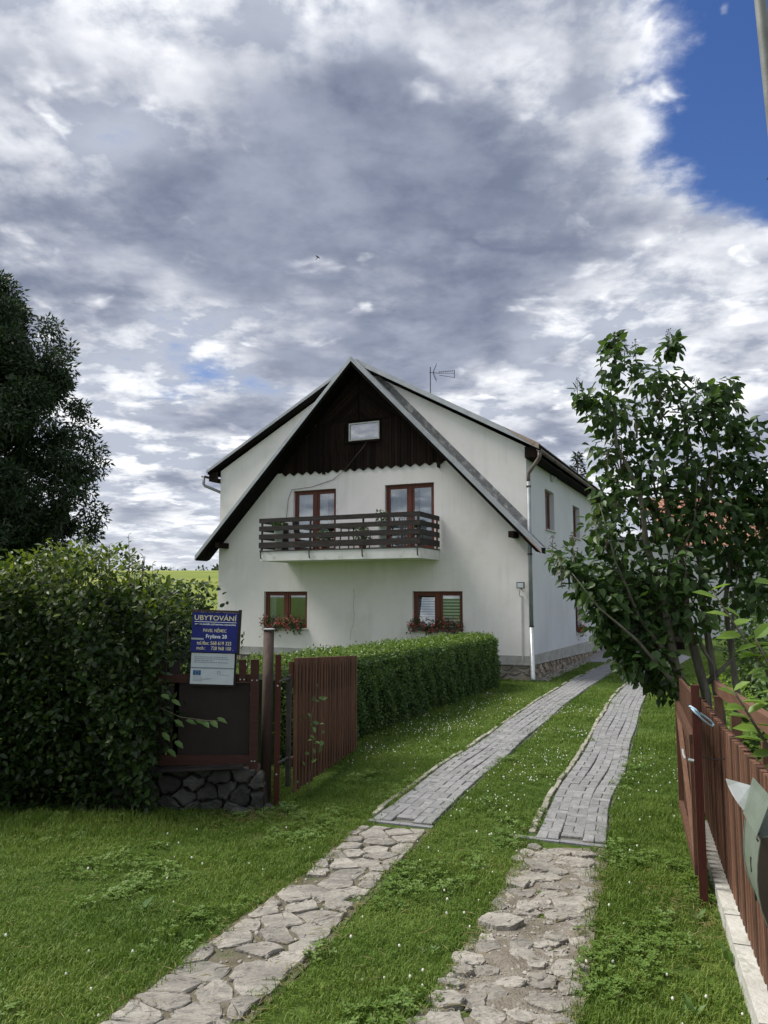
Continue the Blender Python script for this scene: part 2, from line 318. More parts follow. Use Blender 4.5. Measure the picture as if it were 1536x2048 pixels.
M['leaf_clover'] = leafmat('clover_leaf', [(.075, .14, .022), (.10, .175, .028), (.12, .195, .032)], .55, .25)
M['dry'] = leafmat('dry_grass', [(.30, .26, .12), (.24, .22, .09)], .7, .2)
def groundmat():
    m, nt, b = nodes('lawn_ground'); N = nt.nodes.new; L = nt.links.new
    ge = N('ShaderNodeNewGeometry'); sp = N('ShaderNodeSeparateXYZ'); L(ge.outputs['Position'], sp.inputs[0])
    def noise(s, d=6):
        n = N('ShaderNodeTexNoise'); L(ge.outputs['Position'], n.inputs['Vector']); n.inputs['Scale'].default_value = s; n.inputs['Detail'].default_value = d; n.inputs['Roughness'].default_value = .62; return n.outputs['Fac']
    def mix(f, a, bb):
        x = N('ShaderNodeMix'); x.data_type = 'RGBA'; L(f, x.inputs[0])
        for i, v in ((6, a), (7, bb)):
            if isinstance(v, tuple): x.inputs[i].default_value = (*v, 1)
            else: L(v, x.inputs[i])
        return x.outputs[2]
    def mr(v, a, c):
        x = N('ShaderNodeMapRange'); L(v, x.inputs[0]); x.inputs[1].default_value = a; x.inputs[2].default_value = c; return x.outputs[0]
    lawn = mix(mr(noise(14, 8), .35, .68), (.042, .072, .014), (.085, .135, .026))
    lawn = mix(mr(noise(1.4), .56, .75), lawn, (.10, .095, .045))
    mp = N('ShaderNodeMapping'); L(ge.outputs['Position'], mp.inputs[0]); mp.inputs[3].default_value = (.02, .09, .02)
    n = N('ShaderNodeTexNoise'); L(mp.outputs[0], n.inputs['Vector']); n.inputs['Scale'].default_value = 1.; n.inputs['Detail'].default_value = 6
    field = mix(mr(n.outputs['Fac'], .35, .65), (.13, .18, .04), (.22, .235, .06))
    col = mix(mr(sp.outputs[1], 45, 70), lawn, field)
    L(col, b.inputs['Base Color']); b.inputs['Roughness'].default_value = .95; b.inputs['Specular IOR Level'].default_value = .1
    bp = N('ShaderNodeBump'); L(noise(45, 6), bp.inputs['Height']); bp.inputs['Strength'].default_value = .8; bp.inputs['Distance'].default_value = .03; L(bp.outputs[0], b.inputs['Normal'])
    return m
M['ground'] = groundmat()

# ---------------------------------------------------------------- vectorised leaf scattering
def unit(a): return a/np.maximum(np.linalg.norm(a, axis=-1, keepdims=True), 1e-9)
def frames(ldir, up):
    x = unit(ldir); y = unit(np.cross(up, x)); z = np.cross(x, y)
    return np.stack([x, y, z], -1)          # columns
def scatter(name, tmpl, P, R, S, mat, parent=None, **k):
    tv, tf = np.array(tmpl[0], float), np.array(tmpl[1], int)
    n = len(P); S = np.asarray(S, float)
    if S.ndim == 1: S = S[:, None]
    V = np.einsum('nij,nkj->nki', R, tv[None]*S[:, None, :])+P[:, None, :]
    Fc = tf[None]+(np.arange(n)*len(tv))[:, None, None]
    me = bpy.data.meshes.new(name); V = V.reshape(-1, 3); Fc = Fc.reshape(-1, 3)
    me.vertices.add(len(V)); me.vertices.foreach_set('co', V.ravel())
    me.loops.add(Fc.size); me.loops.foreach_set('vertex_index', Fc.ravel())
    me.polygons.add(len(Fc)); me.polygons.foreach_set('loop_start', np.arange(0, Fc.size, 3)); me.polygons.foreach_set('loop_total', np.full(len(Fc), 3))
    me.materials.append(mat); me.update(calc_edges=True); me.validate()
    return link(name, me, parent, **k)
HEART = ([(0, 0, 0), (-.06, .20, .05), (.16, .38, .09), (.48, .33, .08), (.80, .13, .02), (1.02, 0, -.10), (.80, -.13, .02), (.48, -.33, .08), (.16, -.38, .09), (-.06, -.20, .05), (.40, 0, -.03)],
         [(0, 10, 1), (1, 10, 2), (2, 10, 3), (3, 10, 4), (4, 10, 5), (5, 10, 6), (6, 10, 7), (7, 10, 8), (8, 10, 9), (9, 10, 0)])
OVAL = ([(0, 0, 0), (.22, .24, .06), (.60, .25, .05), (1, 0, -.08), (.60, -.25, .05), (.22, -.24, .06), (.5, 0, -.03)],
        [(0, 6, 1), (1, 6, 2), (2, 6, 3), (3, 6, 4), (4, 6, 5), (5, 6, 0)])
LANCE = ([(0, 0, 0), (.35, .09, .02), (1, 0, -.06), (.35, -.09, .02)], [(0, 3, 2), (0, 2, 1)])
DIAM = ([(0, 0, 0), (.5, .3, .06), (1, 0, 0), (.5, -.3, .06)], [(0, 3, 2), (0, 2, 1)])
def tmesh(name, t, mat):
    me = bpy.data.meshes.new(name); me.from_pydata(t[0], [], t[1]); me.materials.append(mat); return me
def leaf_objects(t, mat, P, R, S, parent, name='leaf'):
    me = tmesh(name, t, mat)
    for p, r, s in zip(P, R, S):
        o = bpy.data.objects.new(name, me); COL.objects.link(o); o.parent = parent
        o.matrix_local = Matrix.Translation(Vector(p)) @ Matrix(r.tolist()).to_4x4() @ Matrix.Diagonal((s, s, s, 1))
def rand_dirs(n): return unit(rng.normal(size=(n, 3)))
def split_leaves(t, mat, P, R, S, parent, score, top=300, stuffname='foliage'):
    idx = np.argsort(-score); a, b = idx[:top], idx[top:]
    leaf_objects(t, mat, P[a], R[a], S[a], parent)
    if len(b): scatter(stuffname, t, P[b], R[b], S[b], mat, parent, kind='stuff')
# ================================================================ ground
def axis(fine0, fine1, step, far0, far1):
    a = list(np.arange(fine0, fine1+1e-6, step)); s = step
    x = fine1
    while x < far1: s *= 1.35; x += s; a.append(x)
    s = step; x = fine0
    while x > far0: s *= 1.35; x -= s; a.insert(0, x)
    return np.array(a)
gx = axis(-8, 12, .5, -1100, 1100); gy = axis(-4, 30, .4, -120, 1400)
def sheet(xs, ys, dz=0.):
    X, Y = np.meshgrid(xs, ys); Z = gz(X, Y)+dz
    n, m = len(ys), len(xs)
    v = np.stack([X, Y, Z], -1).reshape(-1, 3).tolist()
    f = [(j*m+i, j*m+i+1, (j+1)*m+i+1, (j+1)*m+i) for j in range(n-1) for i in range(m-1)]
    mb = MB(); mb.v = v; mb.f = f; mb.mi = [0]*len(f); return mb
sheet(gx, gy).build('ground', M['ground'], smooth=True, kind='structure')

# ================================================================ driveway: two tracks
def resample(pts, step):
    p = np.array(pts, float)
    # catmull-rom then arc length resample
    q = np.vstack([2*p[0]-p[1], p, 2*p[-1]-p[-2]]); out = []
    for i in range(1, len(q)-2):
        for t in np.linspace(0, 1, 24, endpoint=False):
            a, b, c, d = q[i-1], q[i], q[i+1], q[i+2]
            out.append(.5*((2*b)+(-a+c)*t+(2*a-5*b+4*c-d)*t*t+(-a+3*b-3*c+d)*t**3))
    out.append(p[-1]); out = np.array(out)
    s = np.r_[0, np.cumsum(np.linalg.norm(np.diff(out, axis=0), axis=1))]
    t = np.arange(0, s[-1], step)
    return np.stack([np.interp(t, s, out[:, 0]), np.interp(t, s, out[:, 1])], 1)
TL = [(.165, 7.55), (.90, 9.5), (1.55, 11.1), (2.47, 13.35), (3.42, 15.7), (4.68, 18.6), (5.99, 21.4), (7.9, 25.2)]
TR = [(1.64, 6.98), (2.12, 8.4), (2.70, 9.82), (3.45, 11.8), (4.36, 14.2), (5.40, 16.9), (7.0, 20.4), (8.7, 24.6)]
HW = .29
class Track:
    def __init__(s, pts):
        s.c = resample(pts, .05); t = np.gradient(s.c, axis=0); s.t = unit(t); s.n = np.stack([s.t[:, 1], -s.t[:, 0]], 1); s.L = .05*(len(s.c)-1)
    def at(s, u, v):
        i = u/.05; k = np.arange(len(s.c)); c = np.array([np.interp(i, k, s.c[:, 0]), np.interp(i, k, s.c[:, 1])])
        n = np.array([np.interp(i, k, s.n[:, 0]), np.interp(i, k, s.n[:, 1])])
        return c+n*v
    def ang(s, u):
        i = int(min(max(u/.05, 0), len(s.t)-1)); return math.atan2(s.t[i, 1], s.t[i, 0])
def strip(tr, v0, v1, dz, u0=0., u1=None):
    u1 = u1 or tr.L; mb = MB(); us = np.arange(u0, u1, .2); rows = []
    for u in us:
        for v in np.linspace(v0, v1, 4):
            x, y = tr.at(u, v); rows.append((x, y, G(x, y)+dz))
    mb.v = rows; n = len(us)
    mb.f = [(j*4+i, j*4+i+1, (j+1)*4+i+1, (j+1)*4+i) for j in range(n-1) for i in range(3)]; mb.mi = [0]*len(mb.f); return mb
def paver_mesh(lx, ly):
    h = .030; b = .006; a0 = [(-lx, -ly), (lx, -ly), (lx, ly), (-lx, ly)]
    mb = MB(); v = [(x, y, -.02) for x, y in a0]+[(x, y, h-b) for x, y in a0]+[(x-b*np.sign(x), y-b*np.sign(y), h) for x, y in a0]
    f = [(i, (i+1) % 4, 4+(i+1) % 4, 4+i) for i in range(4)]+[(4+i, 4+(i+1) % 4, 8+(i+1) % 4, 8+i) for i in range(4)]+[(8, 9, 10, 11)]
    return mb.add(v, f)
pv_cross = paver_mesh(.0498, .0968).mesh('paver', M['paver']); pv_long = paver_mesh(.0992, .0472).mesh('paver', M['paver'])
TRACKS = []
def paved_track(pts, label_side):
    tr = Track(pts); TRACKS.append(tr)
    root = strip(tr, -HW-.03, HW+.03, .008).build('paved_track', M['joint'], kind='structure')
    items = []
    for c in range(3):
        v = (c-1)*.197; u = .0+(.1 if c == 1 else 0.); k = c
        while u < tr.L-.3:
            wob = .012*math.sin(u*1.9+c)+.008*math.sin(u*.7)
            if k % 2: items.append((u+.05, v+wob, 0)); u += .103
            else:
                for d in (-.049, .049): items.append((u+.10, v+d+wob, 1))
                u += .203
            k += 1
    items.sort(); far = MB()
    for i, (u, v, kind) in enumerate(items):
        x, y = tr.at(u, v); sag = .006*math.sin(u*1.3+v*6)+random.uniform(-.004, .004)
        z = G(x, y)+.004+sag; a = tr.ang(u)+random.uniform(-.03, .03)
        me = pv_long if kind else pv_cross
        rot = Matrix.Translation((x, y, z)) @ Matrix.Rotation(a, 4, 'Z') @ Matrix.Rotation(random.uniform(-.02, .02), 4, 'X') @ Matrix.Rotation(random.uniform(-.015, .015), 4, 'Y')
        if i < 300:
            o = link('paver', me, root); o.matrix_local = rot
        else: far.add([rot @ q.co for q in me.vertices], [tuple(p.vertices) for p in me.polygons])
    if far.v: far.build('far_pavers', M['paver'], root, kind='stuff')
    # pale edging stones down the left side
    u = .1; es = [(paver_mesh(l/2, .022+.010*random.random())) for l in (.30, .24, .36)]
    es = [e.mesh('edging_stone', M['edging']) for e in es]
    while u < tr.L-.4:
        l = random.choice((0, 1, 2)); x, y = tr.at(u+.15, -HW-.055+random.uniform(-.012, .012))
        if random.random() < .9:
            o = link('edging_stone', es[l], root); o.matrix_local = Matrix.Translation((x, y, G(x, y)+.006+random.uniform(-.006, .006))) @ Matrix.Rotation(tr.ang(u)+random.uniform(-.06, .06), 4, 'Z')
        u += (.30, .24, .36)[l]+.02
    return root
tl = paved_track(TL, 'left'); trr = paved_track(TR, 'right')
def crosskerb(a, b, parent):
    a, b = Vector((*a, 0)), Vector((*b, 0)); n = 2
    for i in range(n):
        p, q = a.lerp(b, i/n), a.lerp(b, (i+.985)/n); d = (q-p); l = d.length; ang = math.atan2(d.y, d.x); c = (p+q)/2
        mb = MB().box((-l/2, -.035, -.08), (l/2, .035, .008)); o = mb.build('end_kerb', M['kerbdark'], parent)
        o.matrix_local = Matrix.Translation((c.x, c.y, G(c.x, c.y)+.008)) @ Matrix.Rotation(ang, 4, 'Z')
crosskerb((-.15, 7.64), (.46, 7.41), tl); crosskerb((1.18, 7.145), (1.94, 6.845), trr)

# ---- flagstone tracks in front of them
def clip(poly, p, n):
    out = []
    for i in range(len(poly)):
        a, b = poly[i], poly[(i+1) % len(poly)]; da, db = np.dot(a-p, n), np.dot(b-p, n)
        if da <= 0: out.append(a)
        if da*db < 0: out.append(a+(b-a)*da/(da-db))
    return out
def voronoi(seeds, poly, asp=(1, 1)):
    s = np.array(seeds)*asp; cells = []
    for i, p in enumerate(s):
        c = [np.array(q)*asp for q in poly]
        for j in np.argsort(np.linalg.norm(s-p, axis=1))[1:16]:
            q = s[j]; c = clip(c, (p+q)/2, q-p)
            if len(c) < 3: break
        if len(c) >= 3: cells.append([q/asp for q in c])
    return cells
def poisson(inside, n, r, box, asp=(1, 1), tries=4000):
    pts = []
    for _ in range(tries):
        p = np.array([random.uniform(box[0], box[2]), random.uniform(box[1], box[3])])
        if inside(p) and all(np.hypot(*((p-q)*asp)) > r for q in pts):
            pts.append(p)
            if len(pts) >= n: break
    return pts
def inpoly(p, poly):
    x, y = p; r = False; j = len(poly)-1
    for i in range(len(poly)):
        xi, yi = poly[i]; xj, yj = poly[j]
        if (yi > y) != (yj > y) and x < (xj-xi)*(y-yi)/(yj-yi)+xi: r = not r
        j = i
    return r
def round_poly(c, gap, jit, n=12):
    c = np.array(c); ctr = c.mean(0); 
    # shrink by an absolute gap
    q = []
    for p in c:
        d = p-ctr; l = np.hypot(*d); q.append(ctr+d*max(.35, (l-gap)/l))
    q = np.array(q); out = []
    for i in range(len(q)):                      # one chaikin step rounds the corners
        a, b = q[i], q[(i+1) % len(q)]; out += [a*.90+b*.10, a*.5+b*.5, a*.10+b*.90] if np.hypot(*(b-a)) > .10 else [a*.75+b*.25, a*.25+b*.75]
    out = np.array(out); out += rng.normal(0, jit, out.shape)
    return out, ctr
def stone_mb(poly, ctr, h, bottom=-.05, tilt=.02, bev=.008):
    "irregular slab: bottom ring, side ring, bevelled top ring, uneven centre"
    n = len(poly); r = poly-ctr; rad = np.hypot(r[:, 0], r[:, 1])[:, None]
    top = r*np.maximum(.55, (rad-bev)/rad); inn = r*.5
    tx, ty = rng.normal(0, tilt, 2)
    zt = lambda a, j: h+a[:, 0]*tx+a[:, 1]*ty+rng.normal(0, j, len(a))
    v = [(x, y, bottom) for x, y in r*1.02]+list(zip(r[:, 0], r[:, 1], zt(r, .003)-bev*.8))+list(zip(top[:, 0], top[:, 1], zt(top, .003)))+list(zip(inn[:, 0], inn[:, 1], zt(inn, .003)))
    f = []
    for k in range(3): f += [(k*n+i, k*n+(i+1) % n, (k+1)*n+(i+1) % n, (k+1)*n+i) for i in range(n)]
    f.append(tuple(3*n+i for i in range(n)))
    return MB().add(v, f)
SL = [(-1.50, 3.2), (-1.33, 3.89), (-1.06, 4.87), (-.64, 6.05), (-.23, 7.45)]
SR = [(-.85, 3.2), (-.67, 3.89), (-.38, 4.76), (-.23, 5.34), (.09, 6.29), (.40, 7.28)]
RL = [(.0, 3.2), (.17, 3.89), (.36, 4.42), (.82, 5.62), (1.20, 6.82)]
RR = [(.72, 3.2), (.92, 3.89), (1.10, 4.42), (1.49, 5.62), (1.86, 6.66)]
def bedmesh(L_, R_, dz, bumpy=0.):
    ys = np.arange(3.2, 7.4, .06); mb = MB(); rows = []; m = 14; yy = []
    for y in ys:
        l = np.interp(y, [p[1] for p in L_], [p[0] for p in L_]); r = np.interp(y, [p[1] for p in R_], [p[0] for p in R_])
        if y > max(L_[-1][1], R_[-1][1]): break
        yy.append(y)
        for x in np.linspace(l-.03, r+.03, m): rows.append((x, y, G(x, y)+dz+bumpy*(math.sin(x*9+y*5)*math.sin(y*7-x*4))+rng.normal(0, .002)))
    mb.v = rows; n = len(yy); mb.f = [(j*m+i, j*m+i+1, (j+1)*m+i+1, (j+1)*m+i) for j in range(n-1) for i in range(m-1)]; mb.mi = [0]*len(mb.f); return mb
sp1 = bedmesh(SL, SR, .008).build('stone_path', M['bed_dark'], kind='structure', smooth=True)
poly1 = SL+SR[::-1]
seeds = poisson(lambda p: inpoly(p, poly1), 150, .175, (-1.6, 3.1, .6, 7.5), (1, 1.05))
for c in voronoi(seeds, poly1, (1, 1.25)):
    if len(c) < 3: continue
    pl, ctr = round_poly(c, random.uniform(.012, .032), .006)
    if random.random() < .05: continue
    stone_mb(pl, ctr, random.uniform(.020, .034), tilt=.025).build('stone', M['flag'], sp1, loc=(ctr[0], ctr[1], G(*ctr)))
sp2 = bedmesh(RL, RR, .010, .012).build('stone_path', M['bed'], kind='structure', smooth=True)
poly2 = RL+RR[::-1]
for c in voronoi(poisson(lambda p: inpoly(p, poly2), 90, .16, (-.1, 3.1, 2, 7)), poly2, (1, 1.3)):
    if random.random() < .42: continue
    pl, ctr = round_poly(c, random.uniform(.02, .05), .008)
    stone_mb(pl, ctr, random.uniform(.012, .022), tilt=.03, bev=.006).build('stone', M['flag'], sp2, loc=(ctr[0], ctr[1], G(*ctr)))
RST = [(1.3, 6.83, .07, .06), (1.21, 6.67, .07, .08), (1.1, 6.51, .05, .07), (1.48, 6.67, .1, .09), (1.69, 6.62, .09, .09), (1.27, 6.37, .16, .15), (1.47, 6.5, .05, .05), (1.6, 6.39, .11, .09), (1.19, 6.06, .17, .10), (1.35, 6.17, .09, .07), (1.0, 5.93, .10, .12), (.92, 5.72, .10, .09), (.80, 5.5, .07, .1), (.97, 5.43, .09, .1), (1.10, 5.55, .07, .08), (1.28, 5.47, .16, .15), (1.14, 5.27, .08, .08), (1.29, 5.15, .09, .08), (.75, 5.13, .15, .10), (.62, 4.76, .08, .09), (.49, 4.6, .1, .09), (.44, 4.42, .08, .05), (.66, 4.29, .1, .07), (.86, 4.53, .06, .07), (1.02, 4.46, .1, .11), (.82, 4.79, .07, .09), (.83, 4.36, .06, .06), (.54, 4.18, .11, .09), (.31, 4.1, .11, .09), (.83, 4.06, .12, .08), (.50, 3.93, .09, .09), (.68, 3.92, .08, .07), (.86, 3.88, .07, .05), (.18, 3.88, .07, .05), (.36, 4.28, .08, .03), (.98, 4.22, .07, .07), (1.05, 4.89, .08, .06), (1.38, 5.85, .06, .07), (1.53, 6.05, .04, .07), (1.42, 6.0, .05, .04), (1.2, 5.02, .05, .04), (1.03, 4.98, .03, .03), (.3, 3.72, .1, .07), (.55, 3.65, .12, .08), (.8, 3.66, .1, .07)]
for x, y, a, b in RST:
    n = random.choice((5, 5, 6, 6, 7)); ph = random.random()*6; rot = random.uniform(-.5, .2)
    pts = []
    for i in range(n):
        t = ph+2*PI*(i+random.uniform(-.2, .2))/n; u, v = a*math.cos(t)*random.uniform(.9, 1.15), b*math.sin(t)*random.uniform(.9, 1.15)
        pts.append((x+u*math.cos(rot)-v*math.sin(rot), y+u*math.sin(rot)+v*math.cos(rot)))
    pl, ctr = round_poly(pts, 0., .004); big = max(a, b)
    h = random.uniform(.020, .034)+(.018 if (x, y) == (.75, 5.13) else 0)
    stone_mb(pl, ctr, h, tilt=.05, bev=.007).build('stone', M['flag'], sp2, loc=(ctr[0], ctr[1], G(*ctr)))
# loose gravel in the worn track
peb = ([(1, 0, 0), (0, 1, 0), (-1, 0, 0), (0, -1, 0), (0, 0, .7), (.5, .5, .45), (-.5, -.5, .4)], [(0, 1, 5), (1, 4, 5), (0, 5, 4), (1, 2, 4), (2, 3, 6), (2, 6, 4), (3, 4, 6), (3, 0, 4)])
pp = []
for poly, n in ((RL+RR[::-1], 1500), (poly1, 700)):
    k = 0
    while k < n:
        p = (random.uniform(-1.6, 1.95), random.uniform(3.2, 7.4))
        if inpoly(p, poly): pp.append((p[0], p[1], G(*p)+.012)); k += 1
pp = np.array(pp); n = len(pp)
scatter('gravel', peb, pp, frames(np.c_[rng.normal(size=(n, 2)), np.zeros(n)], np.tile([0, 0, 1.], (n, 1))+rng.normal(0, .2, (n, 3))), rng.gamma(2.2, .0030, n)+.002, M['pebble'], kind='stuff')
# paved yard by the garages
yard = [(6.6, 24.8), (9.2, 24.0), (10.6, 26.6), (11.0, 30.3), (8.2, 30.2)]
MB().add([(x, y, G(x, y)+.022) for x, y in yard]+[(x, y, G(x, y)-.05) for x, y in yard], [tuple(range(5))]+[(i, i+5, (i+1) % 5+5, (i+1) % 5) for i in range(5)]).build('paved_yard', mk('grey_yard_paving', (.22, .22, .23), (.28, .28, .29), 6, .9, .4, 20), kind='structure')
# ================================================================ the house (local: x right along the facade, y into the house, z up)
YAW = math.radians(24.7); HC = (3.703, 19.557, 0.0)
W, DEP, EAV, CX = 9.72, 14.5, 6.02, -4.86
house = thing('house', 'white rendered house with steep dark timber gable and long wooden balcony', 'house', HC, -YAW)
PF = lambda u, v, w: (u, w, v)            # facade plane: u=x, v=z, w into the wall
PS = lambda u, v, w: (-w, u, v)           # right side wall: u=y, v=z, w into the wall
def wall_holes(mb, u0, u1, v0, v1, holes, P, dep=.16, vtop=None):
    us = sorted({u0, u1, *[h[0] for h in holes], *[h[1] for h in holes]}); vs = sorted({v0, v1, *[h[2] for h in holes], *[h[3] for h in holes]})
    for i in range(len(us)-1):
        for j in range(len(vs)-1):
            cu, cv = (us[i]+us[i+1])/2, (vs[j]+vs[j+1])/2
            if any(h[0] < cu < h[1] and h[2] < cv < h[3] for h in holes): continue
            mb.add([P(us[i], vs[j], 0), P(us[i+1], vs[j], 0), P(us[i+1], vs[j+1], 0), P(us[i], vs[j+1], 0)], [(0, 1, 2, 3)])
    for a, b, c, d in holes:
        for q in (((a, c), (b, c)), ((b, c), (b, d)), ((b, d), (a, d)), ((a, d), (a, c))):
            (p, r), (s, t) = q; mb.add([P(p, r, 0), P(s, t, 0), P(s, t, dep), P(p, r, dep)], [(0, 1, 2, 3)])
LW = (-8.03, -6.54, 1.19, 2.26); RW = (-3.22, -1.78, 1.19, 2.26); DLw = (-7.05, -5.61, 3.34, 5.24); DRw = (-4.05, -2.57, 3.34, 5.24)
mb = MB(); wall_holes(mb, -W, 0, .43, EAV, [LW, RW, DLw, DRw], PF)
mb.add([(-W, 0, EAV), (0, 0, EAV), (CX, 0, 8.72)], [(0, 1, 2)])
mb.build('front_wall', M['stucco'], house)
S1 = (2.1, 3.3, 4.02, 5.18); S2 = (6.2, 7.4, 4.06, 5.14); S3 = (6.2, 7.3, .92, 2.0); PORCH = (10.3, 13.6, .05, 2.15)
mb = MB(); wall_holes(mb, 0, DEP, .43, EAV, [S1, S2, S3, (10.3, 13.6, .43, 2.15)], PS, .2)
mb.build('side_wall', M['stucco_side_shaded'], house)
mb = MB(); mb.box((-W, .02, 0), (-W+.3, DEP, EAV)); mb.box((-W+.3, DEP-.3, 0), (0, DEP, EAV)); mb.add([(-W, DEP, EAV), (0, DEP, EAV), (CX, DEP, 8.72)], [(0, 2, 1)])
mb.build('rear_walls', M['stucco'], house)
mb = MB(); mb.box((-W+.3, .22, 2.72), (-.3, DEP-.3, 2.86)); mb.box((-W+.3, .22, 5.7), (-.3, DEP-.3, 5.8)); mb.box((-W+.3, 4.2, .3), (-.3, 4.3, 5.69)); mb.box((-4.9, .25, .3), (-4.8, 4.19, 5.69)); mb.box((-W+.3, .22, .15), (-.3, DEP-.3, .25))
mb.build('inner_walls', M['interior'], house)
# mortar band above the plinth
mb = MB(); mb.box((-W-.01, -.012, .40), (.012, .3, .62)); mb.prism([(.301, .40), (10.25, .12), (10.25, .5), (.301, .62)], 0, 1, lambda a, b, c: (.012-b*.3, a, c))
mb.build('mortar_band', M['mortar'], house)
mb = MB(); mb.box((-W-.03, -.035, .385), (.035, .02, .415)); mb.prism([(.021, .385), (10.25, .095), (10.25, .125), (.021, .415)], 0, 1, lambda a, b, c: (.035-b*.06, a, c))
mb.build('plinth_ledge', M['mortar'], house)
# stone plinth
pl = link('plinth', MB().box((-W, .03, -.1), (-.03, DEP-.05, .38)).mesh('plinth', M['mortar']), house)
def plinth_stones(poly, P, n, r):
    xs = [p[0] for p in poly]; ys = [p[1] for p in poly]
    sd = poisson(lambda p: inpoly(p, poly), n, r, (min(xs), min(ys), max(xs), max(ys)), (1, 1.5))
    for c in voronoi(sd, poly, (1, 1.6)):
        pg, ctr = round_poly(c, .02, .006)
        m = stone_mb(pg, ctr, random.uniform(.02, .06), -.04, .05, .03); m.v = [P(x+ctr[0], y+ctr[1], z) for x, y, z in m.v]
        m.build('stone', M['plinth'], pl)
plinth_stones([(-9.7, -.05), (0, -.05), (0, .38), (-9.7, .38)], lambda u, v, d: (u, -d+.03, v), 90, .25)
plinth_stones([(0.03, -.05), (10.2, -.05), (10.2, .09), (0.03, .38)], lambda u, v, d: (d-.03, u, v), 70, .24)
# windows
def window(P, u0, u1, v0, v1, kind, dep=.10, sill=True):
    fw = .055; m = MB()
    B = lambda mb, a, b, c, d, e, f: mb.box((a, c, e), (b, d, f), P)
    B(m, u0, u1, v1-fw, v1, dep, dep+.07); B(m, u0, u1, v0, v0+fw, dep, dep+.07); B(m, u0, u0+fw, v0+fw, v1-fw, dep, dep+.07); B(m, u1-fw, u1, v0+fw, v1-fw, dep, dep+.07)
    door = kind.startswith('door')
    win = m.build('balcony_door' if door else 'window', M['frame'], house)
    uc = (u0+u1)/2+.0; B(mm := MB(), uc-.045, uc+.045, v0+fw, v1-fw, dep-.012, dep+.06); mm.build('mullion', M['frame'], win)
    for a, b, side in ((u0+fw, uc-.045, 0), (uc+.045, u1-fw, 1)):
        s = .06; q = MB(); d0, d1 = dep+.004, dep+.05; lo, hi = v0+fw+.004, v1-fw-.004; a += .004; b -= .004
        bot = .12 if door else s
        B(q, a, b, hi-s, hi, d0, d1); B(q, a, b, lo, lo+bot, d0, d1); B(q, a, a+s, lo+bot, hi-s, d0, d1); B(q, b-s, b, lo+bot, hi-s, d0, d1)
        q.build('sash', M['frame'], win)
        g = MB(); tp = .16 if kind == 'win_r' and side == 0 else .0; g.box((a+s, lo+bot, d0+.02), (b-s, hi-s, d0+.026), lambda q1, q2, q3: P(q1, q2, q3+tp*(q2-lo-bot))); g.build('pane', M['glass'], win)
        # textiles behind the glass
        if kind in ('door_l', 'door_r', 'side') or (kind == 'win_l' and side == 0):
            gap = {'door_l': (.0, .95) if side == 0 else (.0, .45), 'door_r': (.05, 1.0) if side == 0 else (.3, 1.), 'side': (0, 1.), 'win_l': (0, .35)}[kind]
            n = 26; vs = []; cw = b-a
            for i in range(n+1):
                f = gap[0]+(gap[1]-gap[0])*i/n; uu = a+cw*f; ww = dep+.14+.025*math.sin(i*1.9)
                pull = .35*(f-.3) if kind == 'door_r' and side == 1 else 0
                vs += [P(uu, hi, ww), P(min(b, uu+pull*cw*.5), lo, ww)]
            c = MB().add(vs, [(2*i, 2*i+1, 2*i+3, 2*i+2) for i in range(n)]); c.build('curtain', M['curtain'], win)
        if kind == 'win_r':
            k = 0; zz = hi-.02
            while zz > lo+.05:
                hgt = .048; sl_ = MB(); B(sl_, a-.02, b+.02, zz-hgt, zz, dep+(.07 if side else .24), dep+(.074 if side else .244)); sl_.build('blind_slat', M['blind'], win); zz -= hgt+(.036 if side else .022)
        if kind == 'win_l' and side == 1:
            sl_ = MB(); B(sl_, a-.02, b+.02, hi-.10, hi, dep+.10, dep+.104); sl_.build('blind_slat', M['blind'], win)
    if sill:
        s_ = MB(); B(s_, u0-.04, u1+.04, v0-.035, v0-.003, -.06, dep-.002); s_.build('sill', M['whiteframe'], win)
    return win
window(PF, *LW, 'win_l'); window(PF, *RW, 'win_r'); window(PF, *DLw, 'door_l', sill=False); window(PF, *DRw, 'door_r', sill=False)
window(PS, *S1, 'side', .14); window(PS, *S2, 'side', .14); window(PS, *S3, 'side', .14)
# porch opening with white posts
porch = MB().box((-1.6, 10.3, .06), (-1.5, 13.6, 2.15)).build('porch', M['darkwood'], house)
MB().box((-1.49, 10.3, .02), (.0, 13.6, .06)).build('porch_floor', M['mortar'], porch)
for y in (10.36, 11.25, 12.0, 12.8, 13.54): MB().box((-.14, y-.055, .07), (-.02, y+.055, 1.86)).build('porch_post', M['whiteframe'], porch)
MB().box((-.15, 10.3, 1.87), (-.012, 13.6, 2.14)).build('porch_header', mk('beige_boards', (.42, .38, .31), (.36, .32, .26), 5, .8), porch)

